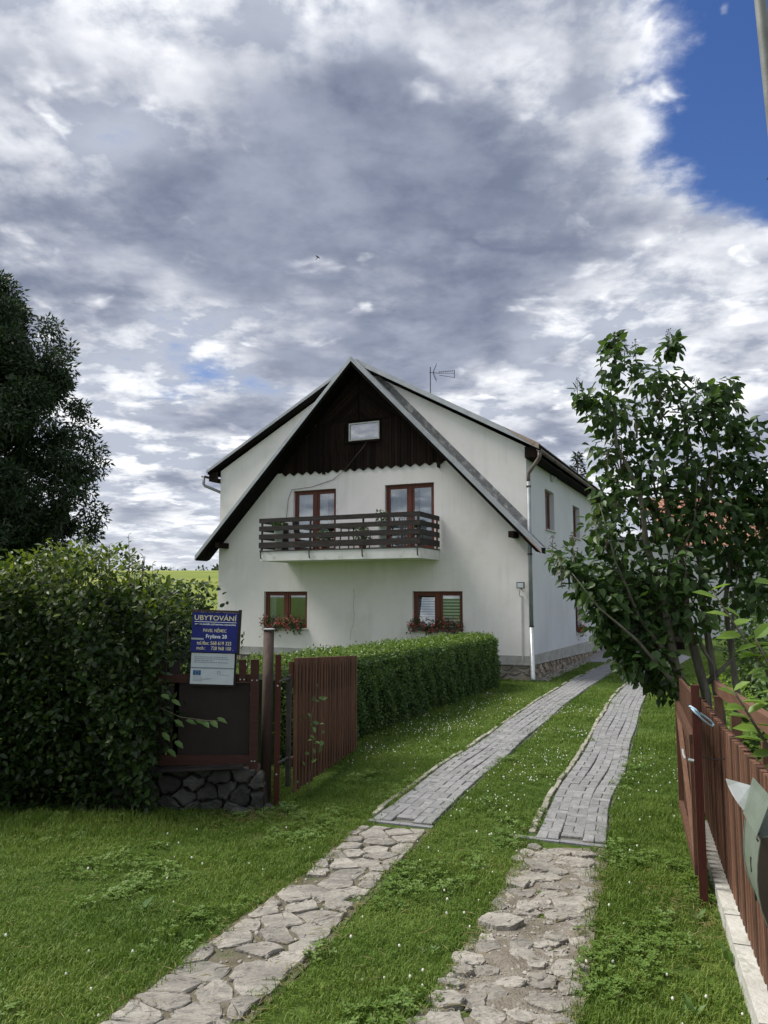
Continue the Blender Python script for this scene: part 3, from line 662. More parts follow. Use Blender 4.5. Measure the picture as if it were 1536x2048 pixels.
# ---- gable cladding of individual boards
AP, TIP, HALF, OV = 8.92, 3.36, 5.32, .55
TAN = (AP-TIP)/HALF; TH = .24
under = lambda x: AP-TH-.02-abs(x-CX)*TAN
gable = link('gable_cladding', MB().prism([(CX-2.75, 5.80), (CX+2.75, 5.80), (CX+.02, under(CX)-.02), (CX-.02, under(CX)-.02)], -.012, -.003).mesh('gable_cladding', M['soffit']), house)
bw = .097; x = CX-2.85; k = 0
wave = lambda q: 5.80-.10*(1-abs(((q-CX)/.29) % 1*2-1))
GW = (-5.17, -4.20, 6.58, 7.10)
while x < CX+2.85:
    xc = x+bw/2; top = min(under(x+.004), under(x+bw-.004)); ztop = min(top, 7.17)
    if top > 5.9:
        jz = random.uniform(0, .012)+(.10 if random.random() < .04 else 0); segs = [(jz, ztop)]
        if GW[0]-.06 < xc < GW[1]+.06: segs = [(jz, GW[2]-.07)]
        for z0, z1 in segs:
            t = .022+random.uniform(0, .012)
            pt = [(x+.004, wave(x+.004)-z0), (xc, wave(xc)-z0), (x+bw-.004, wave(x+bw-.004)-z0), (x+bw-.004, min(z1, under(x+bw-.004))), (x+.004, min(z1, under(x+.004)))]
            MB().prism(pt, -t-.013, -.013).build('plank', M['darkwood'], gable)
    x += bw; k += 1
# chevron boards above the window
for sgn in (-1, 1):
    for i in range(16):
        z0 = 7.19+i*.135
        pts = [(CX+sgn*.03, z0+.0), (CX+sgn*.03, z0+.125)]
        x1 = 1.55
        for (dx, off) in ((x1, .125), (x1, 0.)):
            pts.append((CX+sgn*dx, z0+off-(dx-.03)*.8))
        # clip to the triangle by shortening until inside
        poly = [np.array(p) for p in pts]
        poly = clip(poly, np.array([CX, 7.19]), np.array([0, -1.]))
        if len(poly) >= 3: poly = clip(poly, np.array([CX+sgn*.0, under(CX)]), np.array([sgn*TAN, 1.]))
        if len(poly) >= 3:
            pl_ = [tuple(p) for p in poly]
            MB().prism(pl_, -.030-random.uniform(0, .012), -.013).build('plank', M['darkwood'], gable)
MB().box((CX-1.35, -.055, 7.172), (CX+1.35, -.013, 7.188)).build('batten', M['darkwood'], gable)
gw = MB(); a, b, c, d = GW
for q in (((a, -.07, d-.04), (b, -.02, d)), ((a, -.07, c), (b, -.02, c+.04)), ((a, -.07, c+.04), (a+.04, -.02, d-.04)), ((b-.04, -.07, c+.04), (b, -.02, d-.04))): gw.box(*q)
gwo = gw.build('gable_window', M['whiteframe'], house)
MB().box((a+.04, -.040, c+.04), (b-.04, -.034, d-.04)).build('pane', M['glass_dull'], gwo)
MB().box((a+.01, -.020, c+.01), (b-.01, -.014, d-.01)).build('backing', mk('dusty_room', (.10, .10, .095), (.16, .16, .15), 3, .9), gwo)
MB().box((a-.16, -.052, c-.03), (a-.004, -.013, d+.02)).build('trim', M['soffit'], gwo)
MB().box((a-.16, -.10, c-.065), (b+.02, -.013, c-.032)).build('sill', M['darkwood'], gwo)
# ---- steep front roof
for sgn, nm in ((-1, 'left'), (1, 'right')):
    X = lambda d: CX+sgn*d
    T = lambda d: AP-d*TAN
    rs = MB().prism([(X(.002), T(0)-.01), (X(HALF), T(HALF)-.01), (X(HALF), T(HALF)-.16), (X(HALF-.12), T(HALF)-.12), (X(.002), T(0)-TH)], -OV, -.002).build('steep_roof_slope', M['soffit'], house)
    MB().prism([(X(.001), T(0)+.012), (X(HALF+.02), T(HALF+.02)+.012), (X(HALF+.02), T(HALF+.02)-.13), (X(.001), T(0)-.13)], -OV-.025, -OV-.002).build('verge_flashing', M['zinc'], rs)
    n = 9
    for i in range(n):
        d0, d1 = HALF*i/n+.004, HALF*(i+1)/n+.02
        lift = .004+.005*(i % 2)
        MB().prism([(X(d0), T(d0)+lift), (X(d1), T(d1)+lift), (X(d1), T(d1)+lift-.004), (X(d0), T(d0)+lift-.004)], -OV-.001, -.27).build('roof_sheet', M['zinc'] if i < n-1 else M['zinc'], rs)
        MB().prism([(X(d0), T(d0)+lift+.012), (X(d1), T(d1)+lift+.012), (X(d1), T(d1)+lift-.002), (X(d0), T(d0)+lift-.002)], -.268, -.004).build('roof_sheet', M['oldsheet'], rs)
    if sgn > 0: MB().prism([(X(HALF-.35), T(HALF-.35)-.10), (X(HALF+.03), T(HALF+.03)-.10), (X(HALF+.03), T(HALF+.03)-.14), (X(HALF-.35), T(HALF-.35)-.14)], -OV-.03, -OV-.003).build('rusty_edge', M['rust'], rs)
    nf_ = 9                       # upstand flashing on the wall above the steep roof
    for i in range(nf_):
        d0, d1 = .55+(W/2-.55)*i/nf_+.004, .55+(W/2-.55)*(i+1)/nf_
        hh = .23; lim = lambda q: min(T(q)+.02+hh, 8.95-q*.5536-.16)
        if sgn > 0 or i > 1: MB().prism([(X(d0), T(d0)+.02), (X(d1), T(d1)+.02), (X(d1), lim(d1)), (X(d0), lim(d0))], -.010-.003*(i % 2), -.002).build('upstand_flashing', M['oldsheet'], rs)
    xb = -.30 if sgn > 0 else -9.42
    MB().box((xb-.07, -OV+.04, 3.62 if sgn > 0 else 3.58), (xb+.07, -.003, 3.78 if sgn > 0 else 3.74)).build('purlin_end', M['darkwood'], rs)
# ---- shallow main roof
RZ, EZ, EO = 8.95, 6.06, .36
for sgn in (-1, 1):
    X = lambda d: CX+sgn*d
    H2 = W/2+EO; t2 = (RZ-EZ)/H2; T = lambda d: RZ-d*t2
    ms = MB().prism([(X(.002), T(0)-.03), (X(H2), T(H2)-.03), (X(H2), T(H2)-.15), (X(.002), T(0)-.20)], -.2, DEP+.3).build('main_roof_slope', M['soffit'], house)
    MB().prism([(X(.001), T(0)), (X(H2+.03), T(H2+.03)), (X(H2+.03), T(H2+.03)-(.15 if sgn > 0 else .09)), (X(.001), T(0)-(.15 if sgn > 0 else .09))], -.225, -.202).build('verge_flashing', M['zinc'], ms)
    MB().prism([(X(.001), T(0)), (X(H2+.03), T(H2+.03)), (X(H2+.03), T(H2+.03)-.028), (X(.001), T(0)-.028)], -.201, DEP+.32).build('roof_covering', M['oldsheet'], ms)
    if sgn > 0: MB().prism([(X(H2-.9), T(H2-.9)+.003), (X(H2+.035), T(H2+.035)+.003), (X(H2+.035), T(H2+.035)-.152), (X(H2-.5), T(H2-.5)-.09)], -.229, -.2255).build('rusty_verge', M['rust'], ms)
    xa, xb = sorted((X(W/2+.004), X(H2-.02)))
    MB().box((xa, -.12, 5.70), (xb, DEP, 5.74)).build('eave_soffit', M['soffit'], ms)
    MB().box((xa, -.15, 5.70), (xb, -.121, 5.98)).build('eave_end_board', M['darkwood'], ms)
    # gutter: half pipe
    gxx = X(H2+.06); prof = [(gxx+.065*math.cos(a_), 5.86+.065*math.sin(a_)) for a_ in np.linspace(PI, 2*PI, 9)]
    inner = [(gxx+.058*math.cos(a_), 5.86+.058*math.sin(a_)) for a_ in np.linspace(2*PI, PI, 9)]
    g = MB(); poly = prof+inner; m_ = len(prof)
    va = [(x_, -.35, z_) for x_, z_ in poly]+[(x_, DEP, z_) for x_, z_ in poly]; nn = len(poly)
    g.add(va, [(i, (i+1) % nn, nn+(i+1) % nn, nn+i) for i in range(nn)]+[(i, nn-1-i, nn-2-i, i+1) for i in range(m_-1)])
    gut = g.build('gutter', M['gutter'], house)
    for yy in np.arange(.3, 14, 1.2):
        MB().box((gxx-.07, yy-.012, 5.79), (gxx+.07, yy+.012, 5.80)).build('gutter_bracket', M['iron'], gut)
    if sgn > 0:
        p = MB().tube([(gxx, -.28, 5.82), (gxx, -.28, 5.68), (gxx-.03, -.27, 5.62), (.09, -.10, 5.30), (.075, -.085, 5.22), (.075, -.085, 5.05)], .048, 10).build('swan_neck', M['gutter'], house, smooth=True)
        dp = MB().tube([(.075, -.085, 5.08), (.075, -.085, 1.35)], .052, 10).build('downpipe', M['pipe'], house, smooth=True)
        MB().tube([(.075, -.085, 1.36), (.09, -.10, .10), (.12, -.16, .03)], .060, 10).build('downpipe_foot', M['galv'], dp, smooth=True)
        for zz in (4.95, 3.2, 1.37): MB().tube([(.075, -.085, zz-.02), (.075, -.085, zz+.02)], .062, 10).build('pipe_clamp', M['iron'], dp)
    else:
        MB().tube([(gxx, -.30, 5.82), (gxx, -.30, 5.60), (gxx+.05, -.28, 5.54), (-W-.06, .12, 5.36), (-W-.055, .22, 5.28), (-W-.055, .22, .1)], .045, 10).build('downpipe', M['pipe'], house, smooth=True)
# thin cable from the gable window to the left door
cab = [(-4.55, -.06, 6.57), (-4.75, -.10, 6.30), (-5.0, -.09, 6.05), (-5.28, -.05, 5.78), (-5.7, -.02, 5.50), (-6.4, -.02, 5.33), (-7.1, -.02, 5.28), (-7.22, -.02, 5.0), (-7.3, -.02, 4.2)]
MB().tube(cab, .007, 5).build('cable', M['gutter'], house)
# wall conduit and crack
MB().box((-.20, -.022, .45), (-.165, -.002, 2.15)).build('conduit', M['whiteframe'], house)
crack = [(-5.02, 2.35), (-5.0, 2.1), (-5.03, 1.9), (-5.0, 1.6), (-5.02, 1.35), (-5.1, 1.15), (-5.12, .9)]
mb = MB()
for (xa, za), (xb_, zb) in zip(crack, crack[1:]): mb.box((0, -.0035, 0), (1, -.001, 1), lambda a_, b_, c_, xa=xa, za=za, xb_=xb_, zb=zb: (xa+(xb_-xa)*c_+(a_-.5)*.012, b_, za+(zb-za)*c_))
mb.build('wall_crack', M['mortar'], house)
# ---- balcony
BX0, BX1, BY = -7.22, -2.42, -1.45
bal = MB().box((BX0, BY, 3.10), (BX1, -.003, 3.36)).build('balcony', M['slab'], house)
MB().box((BX0-.02, BY-.02, 3.362), (BX1+.02, -.004, 3.39)).build('drip_sheet', M['iron'], bal)
zb = [(4.16, 4.285), (3.935, 4.065), (3.70, 3.84), (3.45, 3.615)]
for z0, z1 in zb:
    MB().box((BX0-.03, BY-.035, z0), (BX1+.03, BY, z1)).build('rail_board', M['railwood'], bal)
    for xs in (BX0, BX1):
        m = MB().box((xs-.017, -.03, z0), (xs+.017, BY+.003, z1)).build('rail_board', M['railwood'], bal)
posts = [BX0+.04, -5.62, -4.02, BX1-.04]
for px_ in posts:
    MB().box((px_-.022, BY+.004, 3.40), (px_+.022, BY+.044, 4.25)).build('rail_post', M['iron'], bal)
    MB().tube([(px_, BY+.02, 3.44), (px_, BY-.05, 3.40), (px_, BY-.055, 3.36), (px_, BY-.035, 3.18), (px_, BY-.004, 3.17)], .018, 6).build('bracket', M['iron'], bal)
for xs in (BX0+.04, BX1-.04):
    MB().box((xs-.02, -.10, 3.40), (xs+.02, -.06, 4.22)).build('rail_post', M['iron'], bal)
# ---- things on the house
def hw(x, y, z):
    c, s = math.cos(-YAW), math.sin(-YAW); return (HC[0]+x*c-y*s, HC[1]+x*s+y*c, z)
fl = thing('floodlight', 'small rectangular floodlight on the front wall near the downpipe corner', 'lamp', hw(-.18, -.001, 2.3), -YAW)
MB().box((-.10, -.13, .03), (.10, -.09, .19)).build('housing', M['black'], fl)
MB().box((-.08, -.134, .05), (.08, -.1305, .17)).build('lens', M['signwhite'], fl)
MB().tube([(0, -.09, .07), (0, -.04, .04), (0, 0, 0)], .012, 6).build('arm', M['black'], fl)
MB().tube([(0, -.09, .06), (-.03, -.10, -.05), (-.05, -.06, -.14), (-.02, -.03, -.18)], .007, 5).build('cable', M['black'], fl)
al = thing('alarm_box', 'small white box high on the bluish side wall above the window', 'box', hw(.002, 2.95, 5.5), -YAW)
MB().box((0, -.12, 0), (.07, .12, .16)).build('case', M['whiteframe'], al); MB().tube([(.07, 0, .08), (.15, 0, .08)], .04, 8).build('nozzle', M['signwhite'], al)
# aerial behind the right slope
an = thing('antenna', 'grey television aerial on a mast above the right roof slope', 'antenna', hw(-3.62, 2.5, 8.20), 0)
MB().tube([(0, 0, -.1), (0, 0, 1.10)], .016, 6).build('mast', M['iron'], an)
MB().tube([(-.03, 0, .92), (.30, 0, .90)], .010, 5).build('boom', M['iron'], an)
for zz in (.98, .90, .76): MB().tube([(.28, 0, .90+(zz-.9)*.45), (.76, 0, zz)], .008, 5).build('boom', M['iron'], an)
for i in range(8):
    f = i/7; xx = .28+.48*f; MB().tube([(xx, -.10, .94+.04*f), (xx, .10, .94+.04*f)], .006, 4).build('element', M['iron'], an)
MB().tube([(.76, 0, .75), (.76, 0, .99)], .010, 4).build('element', M['iron'], an)
for s in (-1, 1):
    for i in range(5): MB().tube([(.10+i*.022, -.18, .92+s*(.03+i*.055)), (.10+i*.022, .18, .92+s*(.03+i*.055))], .006, 4).build('reflector_rod', M['iron'], an)
    MB().tube([(.08, 0, .92), (.19, 0, .92+s*.26)], .007, 4).build('reflector_rod', M['iron'], an)
# window boxes
def flower_box(name, label, P, u0, u1, z, group=None, n=700, nf=120, pots=False):
    c = P((u0+u1)/2, z, -.03); t = thing(name, label, 'flower box', hw(*c), -YAW, group)
    L_ = (u1-u0)/2; Q = lambda u, v, w_: (lambda p, o: tuple(p[i]-o[i] for i in range(3)))(P((u0+u1)/2+u, z+v, w_-.03), c)
    if pots:
        for du in (-L_*.5, L_*.5): MB().lathe([(.07, 0), (.095, .16), (.10, .17), (.09, .172)], Q(du, 0.002, 0)).build('pot', M['terracotta'], t)
    else: MB().box((-L_, .002, -.06), (L_, .11, .05), Q).build('trough', M['gutter'], t)
    uu = rng.uniform(-L_-.1, L_+.1, n); vv = .13+rng.normal(0, .085, n)+.06*np.sin(uu*9); ww = rng.normal(-.07, .07, n); vv -= .25*(rng.random(n) < .18)*rng.random(n)
    pts = np.array([Q(a_, b_, c_) for a_, b_, c_ in zip(uu, vv, ww)])
    scatter('leaves', OVAL, pts, frames(rand_dirs(n), rand_dirs(n)*.6+[0, 0, 1]), rng.uniform(.05, .09, n), M['leaf_pot'], t, kind='stuff')
    uu = rng.uniform(-L_-.1, L_+.1, nf); vv = .14+rng.normal(0, .10, nf); ww = rng.normal(-.13, .05, nf)
    pts = np.array([Q(a_, b_, c_) for a_, b_, c_ in zip(uu, vv, ww)]); pts = np.repeat(pts, 5, 0)+rng.normal(0, .014, (nf*5, 3)); n5 = nf*5
    scatter('blossoms', OVAL, pts, frames(rand_dirs(n5), rand_dirs(n5)), rng.uniform(.028, .048, n5), M['petal_red'], t, kind='stuff')
flower_box('flower_box', 'pink geraniums in a trough under the window behind the rusty pipe', PF, -7.95, -6.75, 1.19, 'window flower boxes')
flower_box('flower_box', 'red and pink geraniums under the window with striped blind', PF, -3.2, -1.85, 1.19, 'window flower boxes')
flower_box('flower_box', 'two terracotta pots of dark red flowers on the side window ledge', PS, 6.35, 7.15, .92, 'window flower boxes', 160, 24, True)
# balcony furniture
FZ = 3.391
def chair(x, y, rz, label, wick=False):
    t = thing('balcony_chair', label, 'chair', hw(x, y, FZ), rz-YAW, 'balcony chairs'); mt = M['black'] if not wick else M['gutter']
    MB().box((-.22, -.22, .40), (.22, .22, .43)).build('seat', mt, t)
    for a_ in (-.2, .2):
        for b_ in (-.2, .2): MB().tube([(a_*1.1, b_*1.1, 0), (a_, b_, .40)], .014, 6).build('leg', mt, t)
    for a_ in np.linspace(-.2, .2, 7): MB().tube([(a_, .2, .43), (a_*1.05, .28, .84)], .010, 5).build('back_rod', mt, t)
    MB().tube([(-.22, .21, .43), (-.23, .29, .80), (-.15, .31, .88), (.15, .31, .88), (.23, .29, .80), (.22, .21, .43)], .016, 6).build('back_frame', mt, t)
chair(-2.95, -.65, 1.0, 'dark rod-back chair at the right end of the balcony', True)
chair(-3.75, -.9, -.3, 'dark chair between the balcony table and the right door')
chair(-6.2, -.75, 2.4, 'dark chair at the left end of the balcony beside the planter')
tb = thing('balcony_table', 'low round table with black top in the middle of the balcony', 'table', hw(-4.75, -.7, FZ), -YAW)
MB().lathe([(.36, .60), (.40, .61), (.40, .65), (.36, .66)], n=20).build('top', M['black'], tb)
for k in range(4): MB().tube([(.33*math.cos(k*PI/2+.7), .33*math.sin(k*PI/2+.7), 0), (.28*math.cos(k*PI/2+.7), .28*math.sin(k*PI/2+.7), .605)], .018, 6).build('leg', M['black'], tb)
def potplant(x, y, h, label, pot='potpale', z=FZ, n=130, r=.2):
    t = thing('potted_plant', label, 'plant', hw(x, y, z), -YAW, 'balcony plants')
    MB().lathe([(.085, 0), (.13, h), (.14, h+.01), (.12, h+.012)]).build('pot', M[pot], t)
    MB().lathe([(.115, h-.02), (.1155, h+.004)]).build('soil', M['soil'], t)
    P_ = unit(rng.normal(size=(n, 3)))*rng.uniform(.3, 1, (n, 1))**.5*r*[1, 1, .8]+[0, 0, h+r*.65]
    scatter('leaves', OVAL, P_, frames(rand_dirs(n), rand_dirs(n)*.7+[0, 0, 1]), rng.uniform(.06, .10, n), M['leaf_pot'], t, kind='stuff')
potplant(-6.75, -1.25, .62, 'pale green planter by the left end of the balcony rail')
potplant(-3.55, -1.25, .70, 'pale green planter in front of the right balcony door')
potplant(-5.35, -1.15, .25, 'leafy pot on the balcony floor beside the left door', 'terracotta')
potplant(-4.15, -1.2, .2, 'leafy pot on the balcony floor right of the table', 'terracotta', r=.26, n=200)
# ================================================================ left gateway
def slat_mb(l, wd, th, cham=.006):
    "upright slat, rounded front edges, foot at z=0"
    pr = [(-wd/2, 0), (wd/2, 0), (wd/2, th-cham), (wd/2-cham, th), (-wd/2+cham, th), (-wd/2, th-cham)]
    n = len(pr); v = [(x, y, 0) for x, y in pr]+[(x, y, l) for x, y in pr]
    return MB().add(v, [tuple(range(n-1, -1, -1)), tuple(range(n, 2*n))]+[(i, (i+1) % n, n+(i+1) % n, n+i) for i in range(n)])
def along(a, b):
    "frame of a straight run: u along, w to the left of the walk from a to b"
    a, b = np.array(a, float), np.array(b, float); d = (b-a)/np.linalg.norm(b-a); return a, d, np.array([-d[1], d[0]]), float(np.linalg.norm(b-a)), math.atan2(d[1], d[0])
# gate leaf, swung in towards the hedge
a, d, nl, ln, ang = along((-1.0, 8.42), (-.40, 10.62))
gate = thing('gate_leaf', 'tall red-brown slatted gate leaf standing open beside the rusty pipe and hedge', 'gate', (a[0], a[1], 0), ang)
npc = 23
for i in range(npc):
    u = .05+i*(ln-.1)/(npc-1); f = u/ln; x, y = a+d*u; zt = 1.50-.15*f; zb = G(x, y)+.07+.05*f+random.uniform(-.02, .02)
    m = slat_mb(zt-zb, .050, .030); m.v = [(-x_, -y_, z_) for x_, y_, z_ in m.v]
    o = m.build('slat', M['redwood'], gate, loc=(u, -.012, zb)); o.rotation_euler = (random.uniform(-.006, .006), random.uniform(-.006, .006), 0)
rail = lambda z0, z1, mat, nm: MB().add([(u_, w_, z_-(.15*u_/ln)) for u_, w_, z_ in ((0, 0, z0), (ln, 0, z0), (ln, .04, z0), (0, .04, z0), (0, 0, z1), (ln, 0, z1), (ln, .04, z1), (0, .04, z1))], [(0, 3, 2, 1), (4, 5, 6, 7), (0, 1, 5, 4), (1, 2, 6, 5), (2, 3, 7, 6), (3, 0, 4, 7)]).build(nm, mat, gate)
rail(1.20, 1.46, M['redwood'], 'top_rail'); rail(.34, .44, M['redwood'], 'bottom_rail')
MB().box((-.05, .0, .15), (-.005, .045, 1.32)).build('hinge_stile', M['iron'], gate)
for zz in (1.28, .45): MB().tube([(-.30, .02, zz), (-.05, .02, zz)], .012, 6).build('hinge_bar', M['iron'], gate)
# rusty pipe post
pp_ = thing('pipe_post', 'tall round rusty steel pipe post with flat cap beside the open gate', 'post', (-1.255, 8.3, .03))
MB().tube([(0, 0, -.1), (.012, 0, 1.78)], .057, 18).build('pipe', M['rustpipe'], pp_, smooth=True)
MB().lathe([(.068, 1.781), (.068, 1.79), (.045, 1.795)], (.012, 0, 0), 18).build('cap', M['zinc'], pp_)
# red narrow post
rp = thing('gate_post', 'slim red painted gate post right next to the rusty pipe', 'post', (-1.125, 8.22, .02))
MB().box((-.028, -.022, -.05), (.028, .022, 1.53)).build('upright', M['redpost'], rp)
for zz in (1.21, .30): MB().tube([(.0, -.024, zz), (.0, -.030, zz)], .010, 8).build('bolt', M['galv'], rp)
# board fence with dark panel
FY = 8.02
bf = thing('board_fence', 'dark panelled fence section with red-brown frame on the stone footing', 'fence', (-1.75, FY, 0))
MB().box((-.42, 0, .48), (.36, .02, 1.28)).build('panel', M['darkpanel'], bf)
for i, xx in enumerate((-.70, -.56, -.42)): MB().box((xx-.05, 0, .48), (xx+.05, .02, 1.50)).build('slat', M['darkpanel'], bf)
MB().box((-.75, -.035, .455), (.372, -.002, .555)).build('bottom_rail', M['panelrail'], bf)
MB().box((-.75, -.03, 1.285), (.372, -.002, 1.37)).build('top_rail', M['panelrail'], bf)
MB().box((.373, -.045, .42), (.455, -.005, 1.52)).build('slat', M['panelrail'], bf)
MB().box((.255, -.056, 1.29), (.325, -.031, 1.52)).build('slat', M['panelrail'], bf)
for x_, y_, z_ in ((.40, -.046, .50), (.43, -.046, .50), (.27, -.057, 1.32), (.31, -.057, 1.32), (.39, -.046, 1.31), (.44, -.046, 1.31)): MB().lathe([(.009, 0), (.006, .006)], (0, 0, 0), 8).build('screw', M['galv'], bf, loc=(x_, y_, z_)).rotation_euler = (PI/2, 0, 0)
# ---- the sign
def text(s, x, z, h, wd, mat, parent, align='CENTER', bold=.0):
    cu = bpy.data.curves.new('lettering', 'FONT'); cu.body = s; cu.size = 1; cu.align_x = align; cu.offset = bold; cu.resolution_u = 3
    o = bpy.data.objects.new('lettering', cu); COL.objects.link(o); bpy.context.view_layer.update()
    me = bpy.data.meshes.new_from_object(o.evaluated_get(bpy.context.evaluated_depsgraph_get())); bpy.data.objects.remove(o)
    co = np.array([v.co[:] for v in me.vertices]); lo, hi = co.min(0), co.max(0)
    sx = wd/(hi[0]-lo[0]); sy = h/(hi[1]-lo[1]); cx = (lo[0]+hi[0])/2 if align == 'CENTER' else lo[0]
    for v in me.vertices: v.co = ((v.co.x-cx)*sx, 0, (v.co.y-lo[1])*sy)
    me.materials.clear(); me.materials.append(mat)
    return link('lettering', me, parent, (x, -.0035, z))
sg = thing('sign_board', 'blue accommodation sign with white and cream lettering above the fence panel', 'sign', (-1.752, FY-.10, 1.60))
sg.rotation_euler = (-.03, .035, 0)
MB().box((-.238, -.002, 0), (.238, .012, .405)).build('board', M['signblue'], sg)
MB().box((-.245, -.006, .406), (.245, .03, .43)).build('top_strip', M['rustpipe'], sg); MB().box((.2385, -.012, -.02), (.262, .03, .44)).build('edge_strip', M['darkpanel'], sg)
MB().box((.16, .031, -.33), (.22, .08, .38)).build('stake', M['darkwood'], sg); MB().box((-.20, .031, -.33), (-.14, .08, .38)).build('stake', M['darkwood'], sg)
text('UBYTOVÁNÍ', 0, .322, .064, .435, M['signyellow'], sg, bold=.012)
MB().box((-.217, -.0035, .303), (.217, -.0022, .309)).build('underline', M['signletter'], sg)
text('www.sweb.cz/nemec.vysocina', 0, .268, .027, .425, M['signletter'], sg, bold=.02)
text('PAVEL NĚMEC', 0, .203, .044, .24, M['signyellow'], sg, bold=.012)
text('Fryšava 28', .02, .130, .050, .215, M['signletter'], sg, bold=.02)
text('tel./fax: 568 619 325', .0, .073, .038, .355, M['signyellow'], sg, bold=.012)
text('mob.:     728 968 100', .0, .022, .036, .355, M['signyellow'], sg, bold=.012)
MB().box((-.236, -.0035, .122), (-.11, -.0022, .140)).build('sticker', M['zinc'], sg)
MB().box((.195, -.004, .022), (.201, -.0022, .028)).build('rivet', M['galv'], sg)
pq = thing('notice_plaque', 'weathered white notice plaque with small blue flag below the blue sign', 'sign', (-1.768, FY-.09, 1.275))
pq.rotation_euler = (-.02, .03, 0)
MB().box((-.222, -.002, .0), (.222, .010, .312)).build('board', M['signwhite'], pq)
MB().box((-.235, .011, -.02), (.24, .03, .33)).build('backing', M['darkpanel'], pq)
MB().box((-.222, -.0045, .158), (.222, -.0022, .170)).build('stripe', M['print'], pq)
MB().box((-.195, -.0045, .088), (-.115, -.0022, .138)).build('flag', M['euflag'], pq)
for k in range(12): MB().lathe([(.0022, 0), (.0015, .0006)], n=5).build('star', M['signyellow'], pq, loc=(-.155+.018*math.cos(k*PI/6), -.0046, .113+.018*math.sin(k*PI/6))).rotation_euler = (PI/2, 0, 0)
def print_lines(x0, x1, z, h, mat, n):      # rows of tiny unreadable print as broken dashes
    x = x0; mb_ = MB()
    while x < x1:
        l = random.uniform(.008, .03); mb_.box((x, -.0040, z), (min(x1, x+l), -.0022, z+h)); x += l+.006
    mb_.build('print', mat, pq)
for z, x1 in ((.270, .14), (.252, .16), (.234, .0), (.216, .16)): print_lines(-.19, x1, z, .007, M['print'], 8)
for z, x1 in ((.072, -.10), (.058, .0), (.044, -.02), (.032, -.09)): print_lines(-.19, x1, z, .004, M['print'], 8)
print_lines(.08, .17, .095, .004, M['print'], 5)
ring = [(.07+.015*math.cos(t), -.003, .118+.015*math.sin(t)) for t in np.linspace(0, 2*PI, 13)]
MB().tube(ring, .002, 4).build('emblem', M['print'], pq)
# ---- dry stone footing
sw = thing('stone_wall', 'low dark dry-stone footing wall under the fence panel', 'wall', (0, 0, 0))
poly = [(-2.75, .0), (-1.22, -.02), (-1.25, .36), (-1.55, .44), (-2.75, .44)]
MB().prism([(-2.75, -.1), (-1.2, -.1), (-1.25, .33), (-1.5, .42), (-2.75, .42)], 8.06, 8.5).build('core', M['soil'], sw)
sd = poisson(lambda p: inpoly(p, poly), 40, .17, (-2.75, -.02, -1.2, .44), (1, 1.2))
for c in voronoi(sd, poly, (1, 1.25)):
    pg, ctr = round_poly(c, random.uniform(.004, .014), .010); m = stone_mb(pg, ctr, random.uniform(.06, .15), -.10, .15, .022)
    m.v = [(x_+ctr[0], 8.06-z_, y_+ctr[1]) for x_, y_, z_ in m.v]; m.build('stone', M['drystone'], sw)
for x_, y_, s_ in ((-1.30, 7.98, .10), (-1.42, 7.88, .12), (-1.18, 8.02, .07)):
    m = stone_mb(np.array([(s_*math.cos(t)*random.uniform(.8, 1.1), s_*.7*math.sin(t)) for t in np.linspace(0, 2*PI, 10)[:-1]]), np.zeros(2), .06, -.06, .2, .04)
    m.build('stone', M['drystone'], sw, loc=(x_, y_, G(x_, y_)))
MB().box((-2.3, 7.86, .43), (-1.42, 8.1, .455), lambda x_, y_, z_: (x_, y_, z_+(x_+1.9)*.05)).build('cap_board', M['railwood'], sw)

# ================================================================ right fence, gate leaf, mailbox
FXY = lambda Y: np.array([1.80+(Y-3.57)*.331, Y])
a, d, nl, ln, ang = along(FXY(1.3), FXY(7.5))
fence = thing('slat_fence', 'reddish slatted fence on a concrete kerb along the right edge', 'fence', (a[0], a[1], 0), ang)
u = .03; k = 0
while u < ln:
    x, y = a+d*u; zb = G(x, y)+.125; l = 1.07+random.uniform(-.006, .006)
    m = slat_mb(l, .064, .028, .008); o = m.build('slat', M['slatfence'], fence, loc=(u, .020, zb)); slat_mb(l-.01, .074, .018, .004).build('slat', M['slatgap'], fence, loc=(u+.059, -.001, zb)); o.rotation_euler = (0, random.uniform(-.006, .006), 0)  # second, darker slat added behind each gap for its shade
    u += .118; k += 1
def run(v0, v1, z0, z1, mat, name, u0=0., u1=None, step=None, par=fence):
    u1 = u1 or ln; step = step or (u1-u0); q = u0
    while q < u1-.05:
        e = min(u1, q+step-.006); P_ = []
        for zz in (z0, z1):
            for uu, vv in ((q, v0), (e, v0), (e, v1), (q, v1)):
                x, y = a+d*uu; P_.append((uu, vv, G(x, y)+zz))
        MB().add(P_, [(0, 3, 2, 1), (4, 5, 6, 7), (0, 1, 5, 4), (1, 2, 6, 5), (2, 3, 7, 6), (3, 0, 4, 7)]).build(name, mat, par); q += step
run(-.045, -.003, .30, .38, M['slatfence'], 'rail', step=1.55); run(-.045, -.003, .95, 1.03, M['slatfence'], 'rail', step=1.55)
run(-.14, -.085, 1.26, 1.36, M['brownrail'], 'hand_rail', step=6.2)
for uu in (.25, 1.75, 3.25, 4.75, 6.1):
    x, y = a+d*uu; MB().box((uu-.03, -.115, G(x, y)-.2), (uu+.03, -.047, G(x, y)+1.26)).build('post', M['brownrail'], fence)
